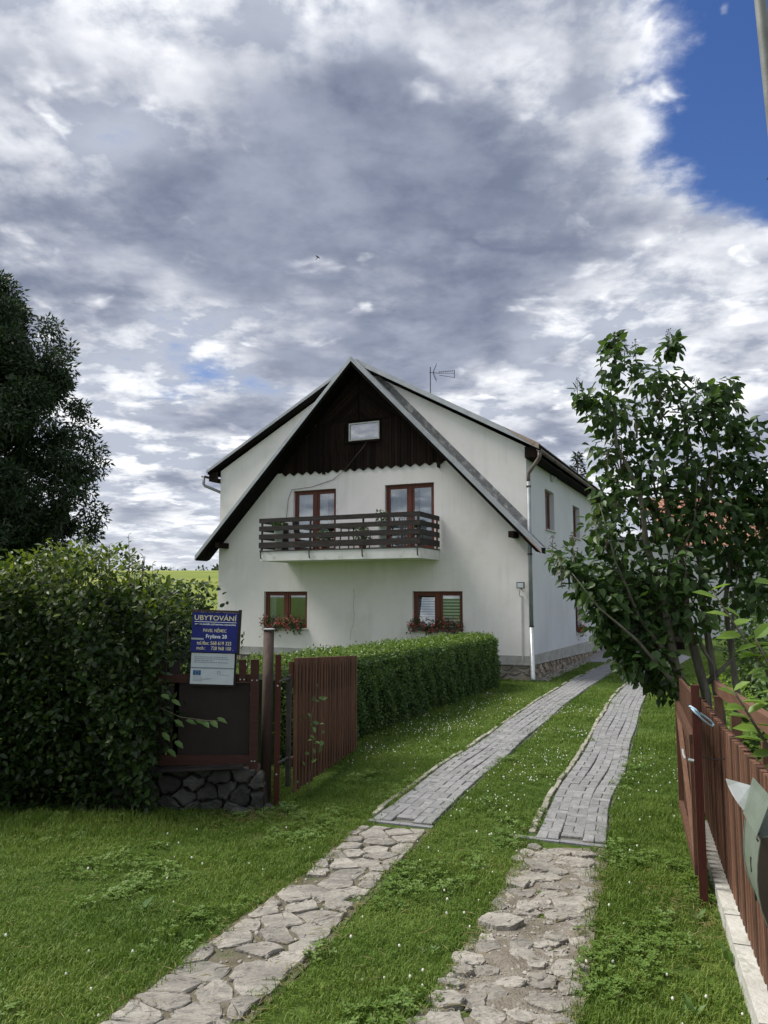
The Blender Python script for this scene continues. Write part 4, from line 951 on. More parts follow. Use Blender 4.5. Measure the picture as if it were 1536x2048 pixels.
for i in range(13):
    u0, u1 = i*.48, i*.48+.474
    if u1 > ln: break
    P_ = []; tl_ = random.uniform(-.006, .006)
    for zz in (-.12, .12):
        for uu, vv in ((u0, -.05), (u1, -.05), (u1, .135+tl_), (u0, .135)):
            x, y = a+d*uu; P_.append((uu, vv, G(x, y)+zz+(.004*(i % 3))))
    MB().add(P_, [(0, 3, 2, 1), (4, 5, 6, 7), (0, 1, 5, 4), (1, 2, 6, 5), (2, 3, 7, 6), (3, 0, 4, 7)]).build('kerb_block', M['kerb'], fence)
# post at the gateway
gp = thing('gate_post', 'bright red square gate post at the start of the right fence', 'post', (2.20, 5.48, G(2.2, 5.48)))
gp.rotation_euler = (0, 0, ang)
MB().box((-.027, -.027, -.1), (.027, .027, 1.50)).build('upright', M['redpost'], gp)
MB().tube([(-.02, .028, .98), (-.02, .065, .985)], .012, 6).build('hinge_pin', M['galv'], gp)
# right gate leaf folded back against the fence
ga, gd, gn, gl, gang = along((2.235, 5.60), (2.80, 7.36))
rg = thing('gate_leaf', 'right gate leaf with diagonal brace folded back against the slatted fence', 'gate', (ga[0], ga[1], 0), gang)
n_ = 17
for i in range(n_):
    u = .04+i*(gl-.08)/(n_-1); x, y = ga+gd*u; zb = G(x, y)+.10+random.uniform(-.015, .015)
    m = slat_mb(1.46-.06*u/gl-zb, .066, .026); m.v = [(-x_, -y_, z_) for x_, y_, z_ in m.v]
    m.build('slat', M['redwood'], rg, loc=(u, -.004, zb))
MB().box((0, 0, 1.12), (gl, .04, 1.19)).build('top_rail', M['redwood'], rg); MB().box((0, 0, .22), (gl, .04, .29)).build('bottom_rail', M['redwood'], rg)
for q in (0, gl-.07): MB().box((q, .0, .291), (q+.07, .04, 1.119)).build('stile', M['redwood'], rg)
MB().add([(.08, .003, .292), (.16, .003, .292), (gl-.08, .003, 1.118), (gl-.16, .003, 1.118), (.08, .038, .292), (.16, .038, .292), (gl-.08, .038, 1.118), (gl-.16, .038, 1.118)], [(0, 1, 2, 3), (4, 7, 6, 5), (0, 4, 5, 1), (1, 5, 6, 2), (2, 6, 7, 3), (3, 7, 4, 0)]).build('diagonal_brace', M['brownrail'], rg)
MB().tube([(.45, .045, .93), (.62, .05, .93), (.66, .05, .96)], .009, 6).build('latch', M['zinc'], rg)
# rope and wire
MB().tube([(2.165, 5.47, 1.40), (2.175, 5.44, 1.375), (2.205, 5.435, 1.345), (2.24, 5.445, 1.315), (2.285, 5.47, 1.285), (2.33, 5.53, 1.262), (2.365, 5.585, 1.262), (2.355, 5.60, 1.285), (2.30, 5.55, 1.32), (2.245, 5.52, 1.355), (2.20, 5.525, 1.385), (2.165, 5.50, 1.405), (2.160, 5.47, 1.41), (2.185, 5.44, 1.39), (2.215, 5.44, 1.35)], .007, 6).build('rope', M['rope'], smooth=True)
tag(bpy.data.objects['rope'], 'pale blue rope loop tied round the red gate post', 'rope')
tag(MB().tube([(2.24, 5.5, 1.06), (2.30, 5.46, 1.045), (2.36, 5.45, 1.05), (2.40, 5.47, 1.075)], .004, 6).build('wire_loop', M['iron']), 'thin metal wire loop between the red gate post and fence', 'wire')
# mailbox: curved sheet body on the fence, lid standing open
ma, md, mn, ml, mang = along(FXY(2.72), FXY(3.06))
mbx = thing('mailbox', 'grey-green curved metal mailbox with a raised lid hung on the fence', 'mailbox', (ma[0], ma[1], 0), mang)
prof = [(.045, 1.345), (.12, 1.36), (.200, 1.345), (.209, 1.30), (.2155, 1.25), (.2185, 1.20), (.2165, 1.15), (.209, 1.10), (.196, 1.06), (.180, 1.02), (.160, .98), (.134, .945), (.10, .915), (.045, .89)]
pn = len(prof)
def shell(u0, u1, t=0.0):
    v = [(u0, p_, z_) for p_, z_ in prof]+[(u1, p_, z_) for p_, z_ in prof]
    return MB().add(v, [tuple(range(pn)), tuple(range(2*pn-1, pn-1, -1))]+[(i, i+pn, (i+1) % pn+pn, (i+1) % pn) for i in range(pn)])
shell(.004, ml).build('body', M['mailgreen'], mbx)
shell(-.003, .0035).build('side_plate', M['maildark'], mbx)
edge = MB().tube([(.0, p_+.001, z_) for p_, z_ in prof], .0032, 5); edge.build('rim', M['mailgreen'], mbx); MB().tube([(ml, p_+.001, z_) for p_, z_ in prof], .0032, 5).build('rim', M['mailgreen'], mbx)
for zz in (1.20, 1.10, 1.01):
    pr_ = np.interp(zz, [z_ for _, z_ in prof[::-1]], [p_ for p_, _ in prof[::-1]])
    MB().box((.16, pr_-.004, zz-.026), (.172, pr_+.002, zz+.026)).build('slot', M['black'], mbx)
# lid: bent sheet plate plus the turned-out far wing
def sheet_plate(pts, th, name, mat):
    P3 = [Vector(p_) for p_ in pts]; nrm = (P3[1]-P3[0]).cross(P3[2]-P3[0]).normalized()*th; k_ = len(P3)
    MB().add(P3+[p_+nrm for p_ in P3], [tuple(range(k_)), tuple(range(2*k_-1, k_-1, -1))]+[(i, i+k_, (i+1) % k_+k_, (i+1) % k_) for i in range(k_)]).build(name, mat, mbx)
sheet_plate([(-.008, .214, 1.35), (ml+.004, .213, 1.332), (ml+.004, .172, 1.472), (-.008, .160, 1.485)], -.003, 'lid', M['mailgreen'])
sheet_plate([(ml+.008, .206, 1.335), (ml+.03, .228, 1.362), (ml+.06, .246, 1.39), (ml+.085, .258, 1.418), (ml+.095, .264, 1.441), (ml+.05, .222, 1.441), (ml+.006, .184, 1.441)], .003, 'lid_wing', M['galv'])
MB().tube([(-.012, .205, 1.352), (ml+.012, .205, 1.335)], .005, 6).build('lid_hinge', M['iron'], mbx)
MB().tube([(-.010, .214, 1.352), (-.016, .218, 1.345), (-.012, .212, 1.335)], .003, 5).build('hinge_wire', M['iron'], mbx)
# lamp post
lp = thing('lamp_post', 'tall grey lamp post leaning slightly at the far right edge', 'pole', (5.26, 9, G(5.26, 9)))
MB().tube([(0, 0, -.2), (-.44, 0, 10.0), (-.60, 0, 13.6)], [.085, .07, .06], 14).build('shaft', M['pole'], lp, smooth=True)
for zz in (7.35, 7.2): MB().tube([(-.0438*zz, 0, zz), (-.0438*zz-.155, 0, zz)], .008, 5).build('step_iron', M['iron'], lp)
lamp = MB().box((-1.2, -.12, 13.55), (-.55, .12, 13.7)).build('lamp_head', M['pole'], lp)

# ================================================================ neighbours
nb = thing('neighbour_house', 'white neighbour house with orange tiled roof seen through the lilac', 'house', (11, 38, 0))
mb = MB(); wall_holes(mb, 0, 17, -.2, 4.8, [(2.25, 2.85, 2.2, 3.15), (2.9, 3.45, .7, 1.55), (6.3, 7.3, 1.1, 2.5), (6.6, 7.4, 3.0, 4.0)], lambda u, v, w_: (u, w_, v)); mb.box((0, .16, -.2), (17, 7, 4.8)); mb.build('wall', M['farwhite'], nb)
for a_, b_, c_, d_ in ((2.25, 2.85, 2.2, 3.15), (2.9, 3.45, .7, 1.55), (6.3, 7.3, 1.1, 2.5), (6.6, 7.4, 3.0, 4.0)):
    wn = MB().box((a_, .09, c_), (a_+.08, .14, d_)).box((b_-.08, .09, c_), (b_, .14, d_)).box((a_+.08, .09, c_), (b_-.08, .14, c_+.08)).box((a_+.08, .09, d_-.08), (b_-.08, .14, d_)).build('window', M['frame'], nb)
    MB().box((a_+.08, .11, c_+.08), (b_-.08, .115, d_-.08)).build('pane', M['glass'], wn); MB().box((a_+.08, .145, c_+.08), (b_-.08, .15, d_-.08)).build('curtain', M['blind'], wn)
rf = MB().prism([(-.5, 4.55), (4.4, 7.55), (4.4, 7.40), (-.5, 4.40)], 3.3, 17.4, lambda x_, y_, z_: (y_, x_, z_)).build('roof', M['darkwood'], nb)
tile = ([(0, 0, 0), (.06, 0, .035), (.13, 0, .045), (.20, 0, .03), (.25, 0, 0), (0, .36, 0), (.06, .36, .035), (.13, .36, .045), (.20, .36, .03), (.25, .36, 0), (0, 0, -.02), (.25, 0, -.02)], [t for i in range(4) for t in ((i, i+1, i+6), (i, i+6, i+5))]+[(10, 11, 4), (10, 4, 0), (0, 4, 2), (0, 2, 1), (2, 4, 3)])
sl_ = math.atan2(3, 4.9); Ps = []
for r_ in range(17):
    for c_ in range(55): Ps.append((3.3+c_*.256, -.52+r_*.33*math.cos(sl_), 4.56+r_*.33*math.sin(sl_)+rng.normal(0, .004)))
Ps = np.array(Ps); R_ = np.tile(np.array(Matrix.Rotation(sl_-.06, 3, 'X')), (len(Ps), 1, 1))
scatter('roof_tiles', tile, Ps, R_, np.ones(len(Ps)), M['tile'], nb, kind='stuff')
sky_w = MB().box((7.5, 0, 0), (8.3, 1.0, .06), lambda x_, y_, z_: (x_, 1.3+y_*math.cos(sl_)-z_*math.sin(sl_), 5.72+y_*math.sin(sl_)+z_*math.cos(sl_))).build('skylight', M['iron'], nb)
MB().box((7.57, .07, 0), (8.23, .93, .066), lambda x_, y_, z_: (x_, 1.3+y_*math.cos(sl_)-z_*math.sin(sl_), 5.72+y_*math.sin(sl_)+z_*math.cos(sl_))).build('pane', M['glass_dull'], sky_w)
MB().tube([(3.3, -.62, 4.45), (17.4, -.62, 4.45)], .07, 8).build('gutter', M['zinc'], nb)
MB().prism([(-.4, 4.85), (3.28, 4.85), (3.28, 5.0), (-.4, 5.0)], -.4, 7.2).build('annex_roof', M['oldsheet'], nb)
shed = thing('timber_shed', 'dark timber garage with black doorway at the end of the drive', 'shed', (8.5, 30.4, 0))
MB().box((0, .1, 0), (3.4, 3, 2.7)).build('wall', M['soffit'], shed)
for i in range(24):
    if 7 <= i <= 14: continue
    MB().box((i*.142, .06-.01*(i % 2), 0), (i*.142+.135, .098, 2.65)).build('board', M['darkwood'], shed)
MB().box((1.0, .07, .0), (2.1, .097, 2.1)).build('door', M['black'], shed)
MB().prism([(-.3, 2.75), (3.7, 2.75), (3.7, 2.95), (-.3, 2.85)], -.4, 3.3).build('roof', M['oldsheet'], shed)
um = thing('parasol', 'folded white parasol leaning by the dark shed doorway', 'parasol', (9.05, 30.0, 0))
MB().lathe([(.02, 0), (.02, .35), (.10, .4), (.07, .9), (.03, 1.35), (.012, 1.4)], n=10).build('canopy', M['whiteframe'], um); 

# ================================================================ plants
# ---- clipped box hedge
H0, H1 = np.array([-1.30, 9.75]), np.array([2.80, 18.55]); hd = (H1-H0)/np.linalg.norm(H1-H0); hn = np.array([-hd[1], hd[0]]); HL = float(np.linalg.norm(H1-H0)); HWID = 1.0
hedge = thing('box_hedge', 'long clipped dark green box hedge between the gate and house', 'hedge', (H0[0], H0[1], 0), math.atan2(hd[1], hd[0]))
def hedge_surf(n):
    out = []; nr = []
    ht = lambda u: 1.27-.10*u/HL
    for _ in range(n):
        u = random.uniform(0, HL); h = ht(u); s = random.random()
        if s < .50: p = (u, 0, random.uniform(0, h)); q = (0, -1, .25)
        elif s < .82: p = (u, random.uniform(0, HWID), h); q = (0, 0, 1)
        elif s < .92: p = (HL, random.uniform(0, HWID), random.uniform(0, h)); q = (1, 0, .2)
        else: p = (u, HWID, random.uniform(0, h)); q = (0, 1, .2)
        out.append(p); nr.append(q)
    p, q = np.array(out), np.array(nr, float)
    # round the corners and the free end
    c = np.stack([np.clip(p[:, 0], .25, HL-.38), np.clip(p[:, 1], .28, HWID-.28), np.clip(p[:, 2], -1, 0)], 1)
    c[:, 2] = np.minimum(p[:, 2], np.array([1.27-.10*u/HL for u in p[:, 0]])-.22)
    dlt = p-c; l = np.linalg.norm(dlt, axis=1, keepdims=True); lim = np.array([.30]); f = np.where(l > lim, lim/np.maximum(l, 1e-6), 1.); p = c+dlt*f
    lump = .045*np.sin(p[:, 0]*3.1+p[:, 2]*4)*np.sin(p[:, 0]*7.3-p[:, 2]*2+p[:, 1]*5)+.03*np.sin(p[:, 0]*13+p[:, 2]*9)
    taper = .09*(1-p[:, 2])*(p[:, 1] < .5)
    p[:, 1] += -taper*0+.08*np.clip(.35-p[:, 2], 0, 1)*(p[:, 1] < .4)
    return p+unit(q)*(lump[:, None]+rng.normal(0, .028, (n, 1))), unit(q)
p, q = hedge_surf(62000)
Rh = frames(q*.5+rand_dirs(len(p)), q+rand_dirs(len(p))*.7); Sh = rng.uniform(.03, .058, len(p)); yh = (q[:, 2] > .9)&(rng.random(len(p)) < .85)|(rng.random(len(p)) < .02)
scatter('foliage', DIAM, p[~yh], Rh[~yh], Sh[~yh], M['leaf_box'], hedge, kind='stuff'); scatter('sunlit_top', DIAM, p[yh], Rh[yh], Sh[yh], M['leaf_box_lit'], hedge, kind='stuff')  # top leaves take the lighter, sunlit copy of the colour
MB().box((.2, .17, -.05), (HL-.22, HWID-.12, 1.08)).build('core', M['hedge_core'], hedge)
# ---- big leafy shrub at the left
sh = thing('leafy_shrub', 'large dense broadleaf shrub filling the left side behind the lawn', 'shrub', (-3.6, 8.7, 0))
SXL, SXR, SYF, SYB = -3.4, 1.32, -1.05, 1.1          # local extents
def shrub_pts(n):
    P_, Nn = [], []
    while len(P_) < n:
        x = random.uniform(SXL, SXR); s = random.random()
        top = 2.50+.10*math.sin(x*2.3+1)+.06*math.sin(x*6.1)-.62*max(0, x-.45)**1.3
        zf = random.random()
        rnd_x = 1-.0
        yf = SYF+.13*math.sin(x*3.3+zf*4)+.10*math.sin(x*7+zf*9)+.30*max(0, .32-zf)+.25*max(0, zf-.85)*2
        if s < .66: pt = (x, yf+abs(random.gauss(0, .22)), .06+zf*(top-.06)); nn = (0, -1, .45)
        elif s < .88: pt = (x, random.uniform(SYF+.12, SYB), top+random.gauss(-.05, .09)); nn = (0, -.2, 1)
        else:
            y = random.uniform(SYF, SYB); z_ = .15+zf*2.2; e = 1.34-.10*(max(0, .9-zf)*.7)+.10*math.sin(z_*5+y*4)
            pt = (e+random.gauss(-.06, .10), y, z_); nn = (1, -.3, .4)
        P_.append(pt); Nn.append(nn)
    return np.array(P_), unit(np.array(Nn))
P_, Nn = shrub_pts(24000)
ni = 17000; Pi = np.c_[rng.uniform(SXL, 1.12, ni), rng.uniform(-.75, .95, ni), rng.uniform(.05, 2.28, ni)]; scatter('inner_foliage', OVAL, Pi, frames(rand_dirs(ni), rand_dirs(ni)), rng.uniform(.10, .15, ni), M['leaf_shrub'], sh, kind='stuff')
drop = unit(Nn*.7+rand_dirs(len(P_))*.9+[0, 0, -.25]); R_ = frames(drop, Nn*.6+rand_dirs(len(P_))*.6+[0, 0, .6]); S_ = rng.uniform(.055, .095, len(P_))
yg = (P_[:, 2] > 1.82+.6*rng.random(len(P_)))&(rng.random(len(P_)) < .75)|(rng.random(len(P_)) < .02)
scatter('sunlit_leaves', OVAL, P_[yg], R_[yg], S_[yg]*.95, M['leaf_shrub_lit_shoot'], sh, kind='stuff'); P_, R_, S_ = P_[~yg], R_[~yg], S_[~yg]  # upper leaves split off, with sunlight put into their colour
split_leaves(OVAL, M['leaf_shrub'], P_, R_, S_, sh, -np.abs(P_[:, 1]-SYF)+.4*rng.random(len(P_))-3*(P_[:, 0] < -.7)-2*(np.abs(P_[:, 2]-1.5) > 1.1))
for i in range(40):
    x = random.uniform(SXL+.2, SXR-.25); y = random.uniform(-.9, .6); top = 2.6-.8*max(0, x-1.0)
    MB().tube([(x*.5, y*.3+.1, 0), (x*.9, y*.8, 1.2), (x, y, top+random.uniform(-.2, .15))], [.02, .012, .004], 5).build('stem', M['twig'], sh)
tips_p, tips_r, tips_s = [], [], []
for x, y, z in [(-2.5, -.8, 2.48), (-1.9, -.7, 2.56), (-1.3, -.8, 2.54), (-.6, -.8, 2.52), (0, -.7, 2.56), (.35, -.8, 2.52), (.75, -.8, 2.54), (1.02, -.8, 2.34), (1.16, -.75, 2.22), (1.28, -.7, 2.10), (1.38, -.8, 1.98), (-2.2, -.9, 2.46), (-.9, -.9, 2.52), (.55, -.9, 2.58), (.9, -.6, 2.58), (-1.6, -.85, 2.5), (.15, -.9, 2.5)]:
    h = random.uniform(.15, .30); lean = random.uniform(-.05, .08)
    MB().tube([(x, y, z-.3), (x+lean*.5, y, z), (x+lean, y, z+h)], [.006, .004, .002], 4).build('shoot', M['twig'], sh)
    for k in range(9):
        f = k/8; s = -1 if k % 2 else 1
        tips_p.append((x+lean*f, y, z-.1+(h+.1)*f)); tips_r.append((s*.8, random.uniform(-.5, .5), .45)); tips_s.append(.085*(1-.45*f))
tips_p = np.array(tips_p); tr_ = np.array(tips_r); scatter('shoot_leaves', OVAL, tips_p, frames(tr_, np.tile([0, -.3, 1.], (len(tr_), 1))+.3*rand_dirs(len(tr_))), tips_s, M['leaf_shrub_lit_shoot'], sh, kind='stuff')
# twig of pale leaves hanging in front of the dark panel
tw = thing('hanging_twig', 'thin twig with pale drooping leaves in front of the dark fence panel', 'twig', (-2.02, 7.72, .95))
MB().tube([(-.25, .15, .1), (0, 0, .03), (.25, -.02, .0), (.42, 0, -.01)], .005, 5).build('stem', M['twig'], tw)
pt = np.array([(-.06, 0, .0), (.05, 0, .0), (.15, -.01, .0), (.22, -.01, .0), (.30, -.01, .0), (.36, 0, .02), (-.05, .0, -.2), (-.12, 0, -.28), (-.10, 0, .2), (-.2, 0, .25), (-.18, 0, -.12)])
leaf_objects(OVAL, M['leaf_weed'], pt, frames(np.tile([.75, -.2, -.35], (11, 1))+.35*rand_dirs(11), np.tile([0, -.5, 1], (11, 1))), np.full(11, .12), tw)
# bush behind the sign
def small_bush(name, label, loc, r, n, mat, size, cat='bush', tmpl=OVAL, ind=0):
    t = thing(name, label, cat, loc)
    P_ = unit(rng.normal(size=(n, 3)))*rng.uniform(.2, 1, (n, 1))**.4*np.array(r)+[0, 0, r[2]]
    R_ = frames(unit(P_-[0, 0, r[2]])+rand_dirs(n)*.8, rand_dirs(n)*.6+[0, 0, 1]); S_ = rng.uniform(.7, 1.25, n)*size
    if ind: split_leaves(tmpl, mat, P_, R_, S_, t, -P_[:, 1]+.2*rng.random(n), ind)
    else: scatter('foliage', tmpl, P_, R_, S_, mat, t, kind='stuff')
    for k in range(5): MB().tube([(0, 0, 0), (random.uniform(-.3, .3)*r[0], random.uniform(-.3, .3)*r[1], r[2]), (random.uniform(-.7, .7)*r[0], random.uniform(-.7, .7)*r[1], r[2]*1.7)], [.012, .008, .003], 5).build('stem', M['twig'], t)
    return t
small_bush('garden_bush', 'green bush peeking over the top of the blue sign', (-2.35, 9.7, .05), (.42, .4, 1.05), 900, M['leaf_shrub'], .08)
small_bush('garden_bush', 'thin sprig plant between the blue sign and the rusty pipe', (-1.62, 8.7, .05), (.16, .15, .86), 60, M['leaf_shrub'], .07)
# ---- willow-like tree beyond
wt = thing('willow_tree', 'tall dark willow-like tree rising behind the left shrub', 'tree', (-15.6, 28, 0))
MB().tube([(0, 0, -.2), (.2, 0, 2.5), (-.1, .2, 6), (.1, 0, 11)], [.42, .33, .22, .06], 10).build('trunk', M['bark'], wt, smooth=True)
cl = []
def crown_edge(z):       # half width of the crown at height z
    return float(np.interp(z, [1.5, 3, 5, 7, 9, 11, 12.6, 13.8, 14.8], [3.6, 4.5, 5.0, 5.05, 4.8, 3.9, 3.0, 1.9, .6]))
for i in range(120):
    z = random.uniform(2.2, 13.2); e = crown_edge(z); t = random.uniform(0, 2*PI); rr = max(.3, e*math.sqrt(random.uniform(.35, 1))-.9)
    X_, Y_ = rr*math.cos(t), rr*math.sin(t)
    for k in range(6):                       # each bough carries a handful of sprays
        q = rand_dirs(1)[0]*random.uniform(.5, 1.15); cl.append((X_+q[0], Y_+q[1], z+q[2]*.9, random.uniform(.35, .75)))
for z in np.arange(2, 14, .8):               # keep the right-hand outline lobed
    e = crown_edge(z); cl.append((e-.55+random.uniform(-.5, .25), random.uniform(-1.5, 1.5), z+random.uniform(-.3, .3), random.uniform(.4, .7)))
for i, (x, y, z, r) in enumerate(cl):
    if i % 6 == 0: MB().tube([(0, 0, max(1.5, z-2.5)), (x*.5, y*.5, z-1), (x, y, z)], [.10, .06, .02], 5).build('limb', M['bark'], wt)
cl = np.array(cl); per = 360
base = np.repeat(cl, per, 0); nn = len(base); dv = rand_dirs(nn)*(rng.random((nn, 1))**.45)
P_ = base[:, :3]+dv*base[:, 3:4]*[1, 1, .85]
scatter('crown', LANCE, P_, frames(dv*.8+rand_dirs(nn)*.7+[0, 0, -.25], rand_dirs(nn)), rng.uniform(.14, .26, nn)[:, None]*np.array([[1, 1.9, 1]]), M['leaf_tree'], wt, kind='stuff')
# ---- spruce behind the roof
spz = thing('spruce_tree', 'spruce top showing above the right gutter behind the house', 'tree', (11.6, 45, 0))
MB().tube([(0, 0, -.2), (0, 0, 10.6)], [.2, .02], 8).build('trunk', M['bark'], spz)
P_, D_ = [], []
for z in np.arange(2.5, 10.6, .16):
    r = .12+.26*(10.7-z)
    for k in range(int(26+r*26)):
        t = random.uniform(0, 2*PI); f = random.uniform(.25, 1)
        P_.append((r*f*math.cos(t), r*f*math.sin(t), z-.25*r*f+random.uniform(-.08, .08))); D_.append((math.cos(t), math.sin(t), -.15+random.uniform(-.3, .5)))
n = len(P_); scatter('crown', LANCE, np.array(P_), frames(np.array(D_)+.5*rand_dirs(n), rand_dirs(n)*.5+[0, 0, 1]), rng.uniform(.22, .42, n)[:, None]*np.array([[1, 2, 1]]), M['needle'], spz, kind='stuff')
# ---- far trees on the crest
P_ = []
for x in np.arange(-120, 30, 2.2):
    h = random.uniform(1., 3.0) if (x > -52 or random.random() < .25) else .3
    for k in range(int(14*h)): P_.append((x+random.gauss(0, .8), 236+random.gauss(0, 2), 9+random.uniform(0, h)))
P_ = np.array(P_); n = len(P_); scatter('distant_trees', DIAM, P_, frames(rand_dirs(n), rand_dirs(n)), rng.uniform(.8, 1.5, n), M['leaf_tree'], kind='stuff')
tag(bpy.data.objects['distant_trees'], 'far dark treeline on the crest of the meadow', 'trees')
# ---- lilac
LB = np.array([3.30, 7.75, 0.])
li = thing('lilac_tree', 'tall lilac tree with heart-shaped leaves and several stems behind the right fence', 'tree', tuple(LB))
STEMS = [  # local to the base: (points, radius at the foot)
 ([(-.12, -.05, -.1), (-.20, -.05, .9), (-.40, -.05, 1.5), (-.50, -.08, 2.2), (-.66, -.1, 2.7), (-.72, -.15, 3.2), (-.92, -.1, 3.7), (-.95, -.05, 4.3)], .075),
 ([(.0, .05, -.1), (-.06, .05, 1.2), (-.22, .05, 1.9), (-.26, 0, 2.5), (-.40, 0, 3.1), (-.42, .1, 3.7), (-.55, .1, 4.4)], .068),
 ([(.12, .0, -.1), (.08, .05, 1.0), (.0, .1, 1.8), (-.04, .1, 2.5), (-.16, .1, 3.2), (-.10, .1, 3.8), (-.2, .1, 4.4)], .06),
 ([(.20, .1, -.1), (.30, .15, 1.2), (.22, .15, 2.1), (.30, .1, 2.8), (.22, .1, 3.5)], .052),
 ([(-.16, -.05, .8), (-.50, -.25, 1.35), (-.85, -.3, 1.75), (-1.2, -.3, 2.05), (-1.45, -.25, 2.4)], .032),
 ([(-.40, -.05, 1.5), (-.75, -.1, 1.95), (-1.0, -.2, 2.5), (-1.15, -.2, 3.1)], .032),
 ([(-.05, .05, 1.3), (.20, .0, 1.55), (.24, .0, 2.2), (.45, .1, 2.7)], .032),
 ([(-.40, -.05, 1.75), (-.15, -.08, 1.72), (-.02, -.05, 1.5), (.03, 0, 1.1)], .04),
 ([(-.30, .0, 2.7), (-.6, .1, 3.3), (-.72, .1, 4.0)], .024), ([(-.05, .1, 3.0), (.15, .0, 3.6), (.10, .0, 4.2)], .02), ([(-.5, -.05, 2.2), (-.2, -.2, 2.9), (-.15, -.2, 3.5)], .022)]
for pts, r in STEMS:
    n_ = len(pts); q = []
    for i in range(n_-1):
        for f in (0, .5): q.append(tuple(pts[i][k]*(1-f)+pts[i+1][k]*f+(random.uniform(-.012, .012) if f else 0) for k in range(3)))
    q.append(pts[-1]); MB().tube(q, [r*.8*(1-.88*i/(len(q)-1))*random.uniform(.92, 1.08) for i in range(len(q))], 9).build('stem', M['bark'], li, smooth=True)
CL = [(-.88, 4.55, .20), (-.34, 4.45, .27), (-1.02, 4.12, .24), (-.66, 4.10, .36), (-.16, 4.02, .36), (.16, 4.1, .22), (.40, 3.95, .14), (-.84, 3.66, .30), (-.48, 3.5, .40), (-.02, 3.5, .36), (-.88, 3.22, .26), (-.52, 3.0, .36), (-.05, 2.95, .36), (.32, 3.15, .20),
      (-1.02, 2.84, .24), (-1.36, 2.52, .19), (-1.20, 2.34, .25), (-.86, 2.5, .36), (-.42, 2.5, .34), (-1.06, 2.05, .23), (-.76, 1.98, .30), (-.92, 1.72, .20), (-.62, 1.52, .22), (-.46, 1.28, .16), (.30, 2.65, .28), (.45, 2.3, .32), (.62, 2.95, .28), (.8, 2.5, .4), (-.86, 4.82, .11), (-.3, 4.78, .11), (-1.22, 4.24, .12), (-.58, 1.32, .14), (.85, 3.1, .3), (-.95, 1.92, .26), (-.66, 1.62, .24), (-.55, 2.12, .32), (-.28, 2.02, .28), (-1.12, 2.2, .24), (-.85, 1.52, .16), (-.15, 2.3, .26), (.1, 3.0, .3), (.34, 3.62, .26), (.52, 3.45, .22), (.26, 4.30, .15), (.56, 3.88, .17), (.55, 3.2, .25)]
P_, B_ = [], []
for cx, cz, r in CL:
    n = int((1020 if cz < 2.7 else 900)*r**1.6)+22
    cy = random.uniform(-.15, .25)
    dv = rand_dirs(n)*(rng.random((n, 1))**.42)
    P_.append(np.array([cx, cy, cz])+dv*r*[1.05, 1.45, 1.05]); B_.append(dv)
P_, B_ = np.vstack(P_), np.vstack(B_); n = len(P_)
R_ = frames(B_*.7+rand_dirs(n)*.55+[0, 0, -.35], rand_dirs(n)*.55+B_*.3+[0, -.25, .75]); S_ = rng.uniform(.066, .118, n)
split_leaves(HEART, M['leaf_lilac'], P_, R_, S_, li, -P_[:, 1]+.55*rng.random(n))
TP = []
for i in range(170):
    k = rng.integers(n); b = P_[k]; TP.append(b)
    cen = np.array(CL[np.argmin([np.hypot(b[0]-c[0], b[2]-c[1]) for c in CL])]); MB().tube([(cen[0], .05, cen[1]-cen[2]*.8), tuple((b+np.array([cen[0], .05, cen[1]]))/2), tuple(b)], [.008, .006, .003], 4).build('twig', M['twig'], li)
pan = []
for x, y, z in [(-.88, 0, 4.88), (-.78, 0, 4.82), (-.3, 0, 4.92), (-.66, .0, 4.80), (-1.28, 0, 4.38), (-1.05, -.2, 3.6), (-.55, -.35, 4.2), (.14, -.1, 4.22), (-.1, -.35, 3.3), (-1.6, -.1, 2.72), (-1.55, -.2, 2.5), (-1.42, -.2, 2.75), (.55, 0, 2.9), (-1.2, -.25, 2.95), (-.05, 0, 4.40), (-.35, -.3, 2.6)]:
    z -= .09; MB().tube([(x*.99, y+.02, z-.16), (x, y, z-.05), (x, y, z+.14)], [.006, .004, .0015], 4).build('seed_stalk', M['twig'], li)
    for k in range(70):
        f = random.random(); rr = .055*(1-f*.8); t = random.uniform(0, 6.28); pan.append((x+rr*math.cos(t), y+rr*math.sin(t), z-.05+f*.2))
pan = np.array(pan); m_ = len(pan); scatter('seed_heads', DIAM, pan, frames(rand_dirs(m_), rand_dirs(m_)), rng.uniform(.010, .02, m_)[:, None]*np.array([[1, 1.2, 1]]), M['seed'], li, kind='stuff')
li2 = small_bush('lilac_bush', 'second lilac at the far right edge with dry flower heads', (5.15, 9.6, 0), (.55, .6, 2.0), 620, M['leaf_lilac'], .085, 'bush', HEART)
small_bush('garden_bush', 'dense dark foliage behind the fence under the lilac', (3.9, 7.4, 0), (.55, .5, .62), 700, M['leaf_lilac'], .08, 'bush', HEART)
small_bush('garden_bush', 'yellow-green shrub at the foot of the lilac beside the lawn', (4.6, 10.6, 0), (.6, .6, .55), 800, M['leaf_bright'], .05)
small_bush('garden_bush', 'low green border plants beyond the fence hand rail', (3.5, 5.6, 0), (.6, .7, .55), 700, M['leaf_weed'], .09)
small_bush('garden_bush', 'broad dark green shrub between the lilac stems and the white house', (7.6, 14.6, 0), (1.1, 1.0, .85), 2600, M['leaf_shrub'], .10)
small_bush('garden_bush', 'tall green shrub against the white neighbour house', (9.9, 19.5, 0), (1.5, 1.2, 1.25), 2600, M['leaf_lilac'], .13)
small_bush('garden_bush', 'rounded pale green shrub right of the lilac stems', (5.9, 10.6, 0), (.8, .8, .7), 1800, M['leaf_weed'], .08)
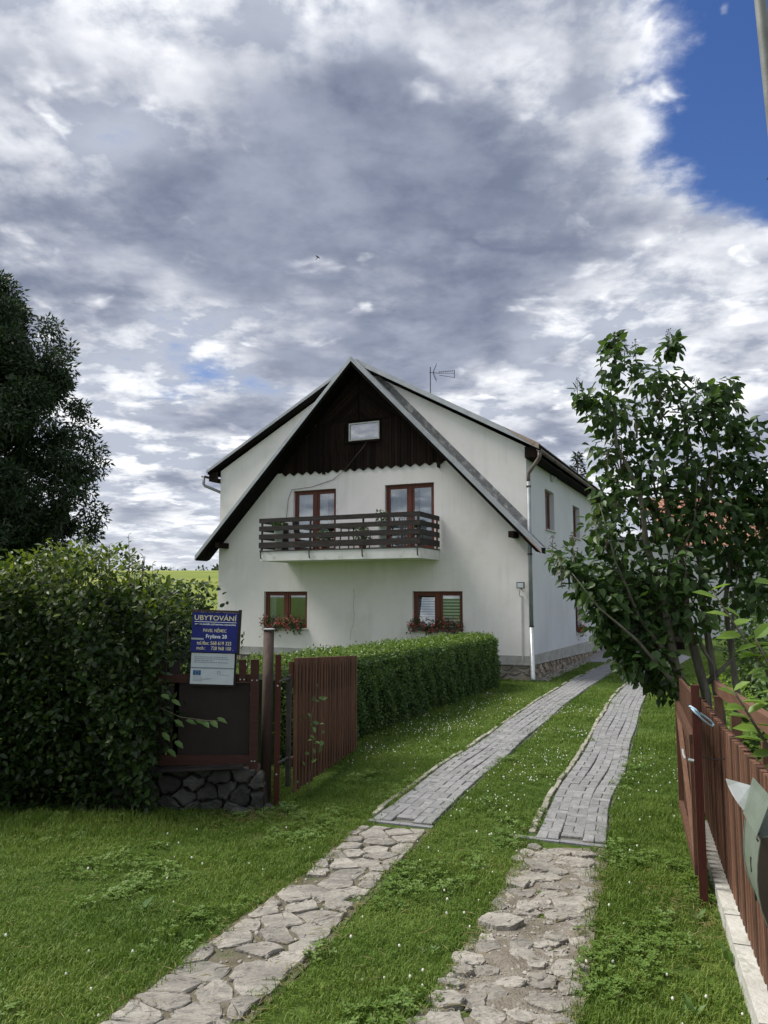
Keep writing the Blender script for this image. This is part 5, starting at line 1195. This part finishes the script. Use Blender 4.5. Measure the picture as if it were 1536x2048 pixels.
# bright young shrub hanging over the fence
bs = thing('bright_shrub', 'young shrub with large bright green leaves leaning over the right fence', 'shrub', (2.40, 4.25, .24))
brs = [[(0, 0, 0), (-.1, -.05, .9), (-.35, -.1, 1.55), (-.62, -.1, 1.98)], [(0, 0, 0), (.0, -.1, 1.0), (-.12, -.1, 1.7), (-.30, -.1, 2.05)], [(0, 0, 0), (.05, 0, 1.0), (.02, -.05, 1.8), (-.02, -.05, 2.1)], [(-.05, -.05, .6), (-.3, -.1, 1.05), (-.55, -.15, 1.45)], [(.02, 0, 1.0), (-.2, -.1, 1.3), (-.42, -.15, 1.72)]]
P_, D_, S_ = [], [], []
for b in brs:
    MB().tube(b, [.012, .009, .006, .003][:len(b)], 6).build('stem', M['twig'], bs, smooth=True)
    for k in range(17):
        f = .40+.60*k/16; i = f*(len(b)-1); j = min(int(i), len(b)-2); p = np.array(b[j])*(1-(i-j))+np.array(b[j+1])*(i-j); s = -1 if k % 2 else 1
        P_.append(p); D_.append((s*.7-.25, random.uniform(-.6, .4), random.uniform(-.25, .45))); S_.append(random.uniform(.10, .155))
P_, D_ = np.array(P_), np.array(D_); leaf_objects(([(x_, y_*.95, z_) for x_, y_, z_ in OVAL[0]], OVAL[1]), M['leaf_bright'], P_, frames(D_, rand_dirs(len(P_))*.35+[0, -.3, 1]), S_, bs)
# daylilies
for i, (x, y, z) in enumerate([(2.78, 5.25, .95), (2.70, 5.15, .85), (2.85, 5.35, .88)]):
    t = thing('daylily', ['salmon daylily bloom nearest the hand rail post', 'salmon daylily bloom lowest behind the fence slats', 'salmon daylily bloom farthest behind the fence rail'][i], 'flower', (x, y, G(x, y)))
    MB().tube([(0, 0, 0), (.02, 0, z*.6), (0, 0, z)], .006, 5).build('stalk', M['leaf_weed'], t)
    pd = np.array([(math.cos(k), math.sin(k), .35) for k in np.arange(0, 6.28, 6.28/6)]); P_ = np.tile([0., 0, z], (6, 1))
    leaf_objects(OVAL, M['petal_orange'], P_, frames(pd, np.tile([0, 0, 1.], (6, 1))), np.full(6, .09), t, 'petal')
    m_ = 9; leaf_objects(LANCE, M['leaf_weed'], np.tile([0., 0, .02], (m_, 1)), frames(np.c_[rng.normal(0, .4, (m_, 2)), np.ones(m_)], rand_dirs(m_)), rng.uniform(.4, .65, m_), t)
# broadleaf weeds in the lawn
WD = [(-1.62, 5.35, .22, 'pale dock weed in the left lawn near the stone track'), (-.98, 7.95, .24, 'leafy weed at the foot of the slim red gate post'), (1.98, 4.55, .22, 'broad weed rosette beside the concrete kerb'), (1.50, 3.95, .16, 'low weed in the right lawn near the worn track'), (.98, 7.0, .10, 'small weed at the corner of the dark end kerb'), (.28, 4.7, .10, 'small dock beside the worn stones on the grass strip'), (2.05, 5.2, .14, 'seedling weed at the foot of the red gate post')]
for x, y, s, lab in WD:
    t = thing('lawn_weed', lab, 'weed', (x, y, G(x, y)), 0, 'weeds in the lawn')
    m_ = 9; k = np.arange(m_)*2.4; dd = np.c_[np.cos(k), np.sin(k), rng.uniform(.4, 1.4, m_)]
    leaf_objects(([(x_, y_*.7, z_) for x_, y_, z_ in OVAL[0]], OVAL[1]), M['leaf_weed'], np.c_[rng.normal(0, .02, (m_, 2)), np.full(m_, .005)], frames(dd, np.tile([0, 0, 1.], (m_, 1))-dd*.3), rng.uniform(.35, .95, m_)*s*.75, t)
vn = thing('climbing_vine', 'thin weed vine climbing the open gate slats', 'vine', (-.83, 8.55, 0.03))
MB().tube([(0, 0, 0), (.05, .05, .4), (.02, .12, .8), (.08, .2, 1.15)], .005, 5).build('stem', M['twig'], vn)
m_ = 26; f = rng.random(m_); P_ = np.c_[.03+.1*rng.normal(0, .6, m_), f*.2-.02, .15+f*1.0]; leaf_objects(OVAL, M['leaf_weed'], P_, frames(rand_dirs(m_)+[.5, -.5, -.2], np.tile([.6, -.6, .6], (m_, 1))), rng.uniform(.05, .10, m_), vn)

# ================================================================ lawn (blades as instances on points)
def clumps(name, n_src, blades, h0, h1, rad, wid):
    c = bpy.data.collections.new(name)
    for k in range(n_src):
        mb_ = MB()
        for b in range(blades):
            r = rad*math.sqrt(random.random()); t = random.uniform(0, 6.283); x, y = r*math.cos(t), r*math.sin(t); h = random.uniform(h0, h1); ang_ = random.uniform(0, 6.283); ln_ = random.uniform(.2, 1.0)*h
            dx, dy = math.cos(ang_), math.sin(ang_); wx, wy = -dy*wid/2, dx*wid/2
            mb_.add([(x-wx, y-wy, -.01), (x+wx, y+wy, -.01), (x+dx*ln_*.35-wx*.8, y+dy*ln_*.35-wy*.8, h*.62), (x+dx*ln_*.35+wx*.8, y+dy*ln_*.35+wy*.8, h*.62), (x+dx*ln_, y+dy*ln_, h*(1.0-.25*ln_/h))], [(0, 1, 3, 2), (2, 3, 4)])
        me = mb_.mesh('grass_clump', M['grass']); o = bpy.data.objects.new('grass_clump', me); c.objects.link(o)
    return c
def instancer(name, pts, rot, scl, idx, coll, **k):
    me = bpy.data.meshes.new(name); me.from_pydata([tuple(p) for p in pts], [], [])
    for nm, ty, arr in (('rot', 'FLOAT_VECTOR', rot), ('scl', 'FLOAT_VECTOR', scl), ('idx', 'INT', idx)):
        at = me.attributes.new(nm, ty, 'POINT')
        at.data.foreach_set('vector' if ty == 'FLOAT_VECTOR' else 'value', np.asarray(arr, dtype=np.int32 if ty == 'INT' else np.float32).ravel())
    o = link(name, me, None, **k)
    ng = bpy.data.node_groups.new(name, 'GeometryNodeTree'); ng.interface.new_socket('Geometry', in_out='INPUT', socket_type='NodeSocketGeometry'); ng.interface.new_socket('Geometry', in_out='OUTPUT', socket_type='NodeSocketGeometry')
    N = ng.nodes.new; L = ng.links.new; gi = N('NodeGroupInput'); go = N('NodeGroupOutput'); ip = N('GeometryNodeInstanceOnPoints'); ci = N('GeometryNodeCollectionInfo')
    ci.inputs['Collection'].default_value = coll; ci.inputs['Separate Children'].default_value = True; ci.inputs['Reset Children'].default_value = True
    def na(nm, ty):
        q = N('GeometryNodeInputNamedAttribute'); q.data_type = ty; q.inputs[0].default_value = nm; return q.outputs[0]
    L(gi.outputs[0], ip.inputs['Points']); L(ci.outputs[0], ip.inputs['Instance']); ip.inputs['Pick Instance'].default_value = True
    L(na('idx', 'INT'), ip.inputs['Instance Index']); L(na('rot', 'FLOAT_VECTOR'), ip.inputs['Rotation']); L(na('scl', 'FLOAT_VECTOR'), ip.inputs['Scale']); L(ip.outputs[0], go.inputs[0])
    md_ = o.modifiers.new('scatter', 'NODES'); md_.node_group = ng; return o
TC = [t.c[::3] for t in TRACKS]
def lawn_ok(x, y, edge):
    for c, t in zip(TC, TRACKS):
        if np.min((c[:, 0]-x)**2+(c[:, 1]-y)**2) < (HW+.03+edge)**2: return False
    for pl_ in (poly1, RL+RR[::-1]):
        if inpoly((x+random.gauss(0, .022), y+random.gauss(0, .04)), pl_): return False
    dx, dy = x-HC[0], y-HC[1]; c, s = math.cos(YAW), math.sin(YAW); lx, ly = dx*c-dy*s, dx*s+dy*c
    if lx < .38 and ly > -.05 and lx > -10 and ly < 15: return False
    u, v = (x-H0[0])*hd[0]+(y-H0[1])*hd[1], (x-H0[0])*hn[0]+(y-H0[1])*hn[1]
    if -.1 < u < HL-.1 and .12 < v < HWID: return False
    if y < 7.6 and x > 1.80+(y-3.57)*.331-.10: return False
    if inpoly((x, y), yard): return False
    return True
def lawn_points(y0, y1, dens, rx):
    out = []
    for yb in np.arange(y0, y1, .5):
        xa, xb = -.56*yb-.9, min(.56*yb+.9, rx)
        n = int((xb-xa)*.5*dens)
        for _ in range(n):
            x, y = random.uniform(xa, xb), yb+.5*random.random()
            if lawn_ok(x, y, random.gauss(-.012, .028)): out.append((x, y))
    return out
def lawn(name, label, pts, coll, nsrc, s0, s1, tall):
    p = np.array([(x, y, G(x, y)) for x, y in pts]); n = len(p)
    patch = .85+.35*np.sin(p[:, 0]*1.7+p[:, 1]*.9)*np.sin(p[:, 0]*.8-p[:, 1]*2.1)
    shr = tall*np.clip(1-np.abs(p[:, 1]-7.5)/.5, 0, 1)*(p[:, 0] < -1.05)
    s = rng.uniform(s0, s1, n); zs = s*patch*(1+shr)
    instancer(name, p, np.c_[rng.normal(0, .10, (n, 2)), rng.uniform(0, 6.28, n)], np.c_[s, s, zs], rng.integers(0, nsrc, n), coll, kind='stuff')
cn = clumps('near_clumps', 7, 32, .020, .062, .08, .0046); cf = clumps('far_clumps', 5, 34, .025, .06, .15, .009)
A_ = lawn_points(2.6, 6.5, 330, 2.6); B_ = lawn_points(6.5, 10.5, 230, 4.5)
lawn('lawn_grass', '', A_+B_, cn, 7, .8, 1.3, 1.5)
C_ = lawn_points(10.5, 17, 70, 7.5)+lawn_points(17, 27, 32, 12)
lawn('far_lawn_grass', '', C_, cf, 5, .8, 1.25, 0)
# clover leaves in patches, dry straw at the edges
cl_ = bpy.data.collections.new('clover_leaf'); mb_ = MB()
for q in range(9):
    x0, y0, z0 = random.uniform(-.05, .05), random.uniform(-.05, .05), random.uniform(.03, .055)
    for k in range(3):
        a_ = k*2.094+q; mb_.add([(x0, y0, z0), (x0+.016*math.cos(a_-.5), y0+.016*math.sin(a_-.5), z0+.004), (x0+.021*math.cos(a_), y0+.021*math.sin(a_), z0+.002), (x0+.016*math.cos(a_+.5), y0+.016*math.sin(a_+.5), z0+.004)], [(0, 1, 2, 3)])
cl_.objects.link(bpy.data.objects.new('clover_leaf', mb_.mesh('clover_leaf', M['leaf_clover'])))
cpt = [q for q in A_+B_ if math.sin(q[0]*2.9+1)*math.sin(q[1]*2.3)+.5*math.sin(q[0]*6.1-q[1]*4.4) > .35 and random.random() < .3]
p = np.array([(x, y, G(x, y)) for x, y in cpt]); n = len(p); sv = rng.uniform(.8, 1.4, n)
instancer('clover_leaves', p, np.c_[rng.normal(0, .2, (n, 2)), rng.uniform(0, 6.28, n)], np.c_[sv, sv, sv*rng.uniform(.7, 1.1, n)], np.zeros(n, int), cl_, kind='stuff')
def straw(n, f, mx=.10):
    P_ = []
    while len(P_) < n:
        q = f()
        if q is not None: P_.append((q[0], q[1], G(*q)+random.uniform(.01, .045)))
    P_ = np.array(P_); return P_
def edge_pt():
    pl_ = random.choice((SL, SR, RL, RR)); y = random.uniform(3.4, 7.3); x = np.interp(y, [q[1] for q in pl_], [q[0] for q in pl_])+random.gauss(0, .05); return (x, y)
P_ = np.vstack([straw(900, edge_pt), straw(500, lambda: (random.gauss(-1.35, .22), random.gauss(7.75, .12))), straw(400, lambda: (random.uniform(-3.4, -1.3), random.gauss(7.45, .12))), straw(350, lambda: (random.gauss(2.05, .1), random.gauss(5.35, .35))), straw(900, lambda: (random.uniform(-3, 2), random.uniform(3.2, 7.5)))])
n = len(P_); scatter('dry_straw', LANCE, P_, frames(np.c_[rng.normal(size=(n, 2)), rng.normal(0, .25, n)], np.tile([0, 0, 1.], (n, 1))), rng.uniform(.04, .11, n)[:, None]*np.array([[1, .28, 1]]), M['dry'], kind='stuff')
# clover blossoms
cc = bpy.data.collections.new('clover'); mb_ = MB().lathe([(.002, .038), (.0055, .040), (.0068, .045), (.0045, .051), (.0015, .053)], n=7); co_ = bpy.data.objects.new('clover', mb_.mesh('clover', M['petal_white'])); cc.objects.link(co_)
fp = []
def sprinkle(n, f):
    k = 0
    while k < n:
        x, y = f()
        if lawn_ok(x, y, .0): fp.append((x, y)); k += 1
def clump(cx, cy, r): return lambda: (random.gauss(cx, r), random.gauss(cy, r*1.6))
for cx, cy, r, n in [(1.1, 13.2, .45, 105), (.6, 12.3, .3, 45), (1.9, 14.8, .4, 50), (2.4, 16.2, .35, 35), (.35, 11.0, .45, 35), (2.25, 10.5, .25, 35), (2.9, 12.2, .3, 40), (1.7, 9.4, .3, 45), (3.6, 14.5, .3, 45), (1.0, 8.3, .25, 35), (3.4, 9.6, .3, 40), (-.2, 10.6, .3, 30)]: sprinkle(n, clump(cx, cy, r))
sprinkle(40, lambda: (random.uniform(-3.2, 0), random.uniform(3.5, 7.4))); sprinkle(30, lambda: (random.uniform(-.3, 1.2), random.uniform(4.2, 7.2))); sprinkle(14, lambda: (random.uniform(1.1, 2.3), random.uniform(3.6, 7))); sprinkle(40, lambda: (random.uniform(2.4, 3.8), random.uniform(7.5, 11)))
p = np.array([(x, y, G(x, y)-.008) for x, y in fp]); n = len(p); sv = rng.uniform(.8, 1.25, n)
instancer('clover_flowers', p, np.c_[rng.normal(0, .15, (n, 2)), np.zeros(n)], np.c_[sv, sv, sv], np.zeros(n, int), cc, kind='stuff')
# gravel strip along the side wall
n = 1500; uu = rng.uniform(.1, 10.2, n); vv = rng.uniform(.05, .42, n); ps_ = np.array([hw(a_, b_, 0) for a_, b_ in zip(vv, uu)]); ps_[:, 2] += .01
scatter('gravel_strip', peb, ps_, frames(np.c_[rng.normal(size=(n, 2)), np.zeros(n)], np.tile([0, 0, 1.], (n, 1))), rng.gamma(2.5, .007, n)+.006, M['pebble'], kind='stuff')
# ================================================================ swallow
bd = MB().tube([(0, -.09, 0), (0, -.06, .004), (0, 0, 0), (0, .06, 0), (0, .11, 0)], [.004, .016, .02, .012, .003], 8)
for s in (-1, 1):
    bd.add([(0, -.045, .006), (s*.07, -.065, .03), (s*.16, .015, .012), (s*.085, -.02, .024), (0, .02, .006), (0, -.045, .0), (s*.07, -.065, .026), (s*.085, -.02, .02), (0, .02, .0)], [(0, 1, 3, 4), (1, 2, 3), (5, 8, 7, 6), (6, 7, 2), (0, 5, 6, 1), (1, 6, 2), (3, 2, 7), (4, 3, 7, 8)])
    bd.add([(0, .08, .0), (s*.012, .09, .0), (s*.03, .17, .002), (0, .10, .004)], [(0, 1, 2, 3), (3, 2, 1, 0)])
br = bd.build('swallow', M['black'], None, loc=(-3.2, 35, 18.25)); br.rotation_euler = (-.9, .35, .5); tag(br, 'small dark swallow flying in the cloudy sky', 'bird')
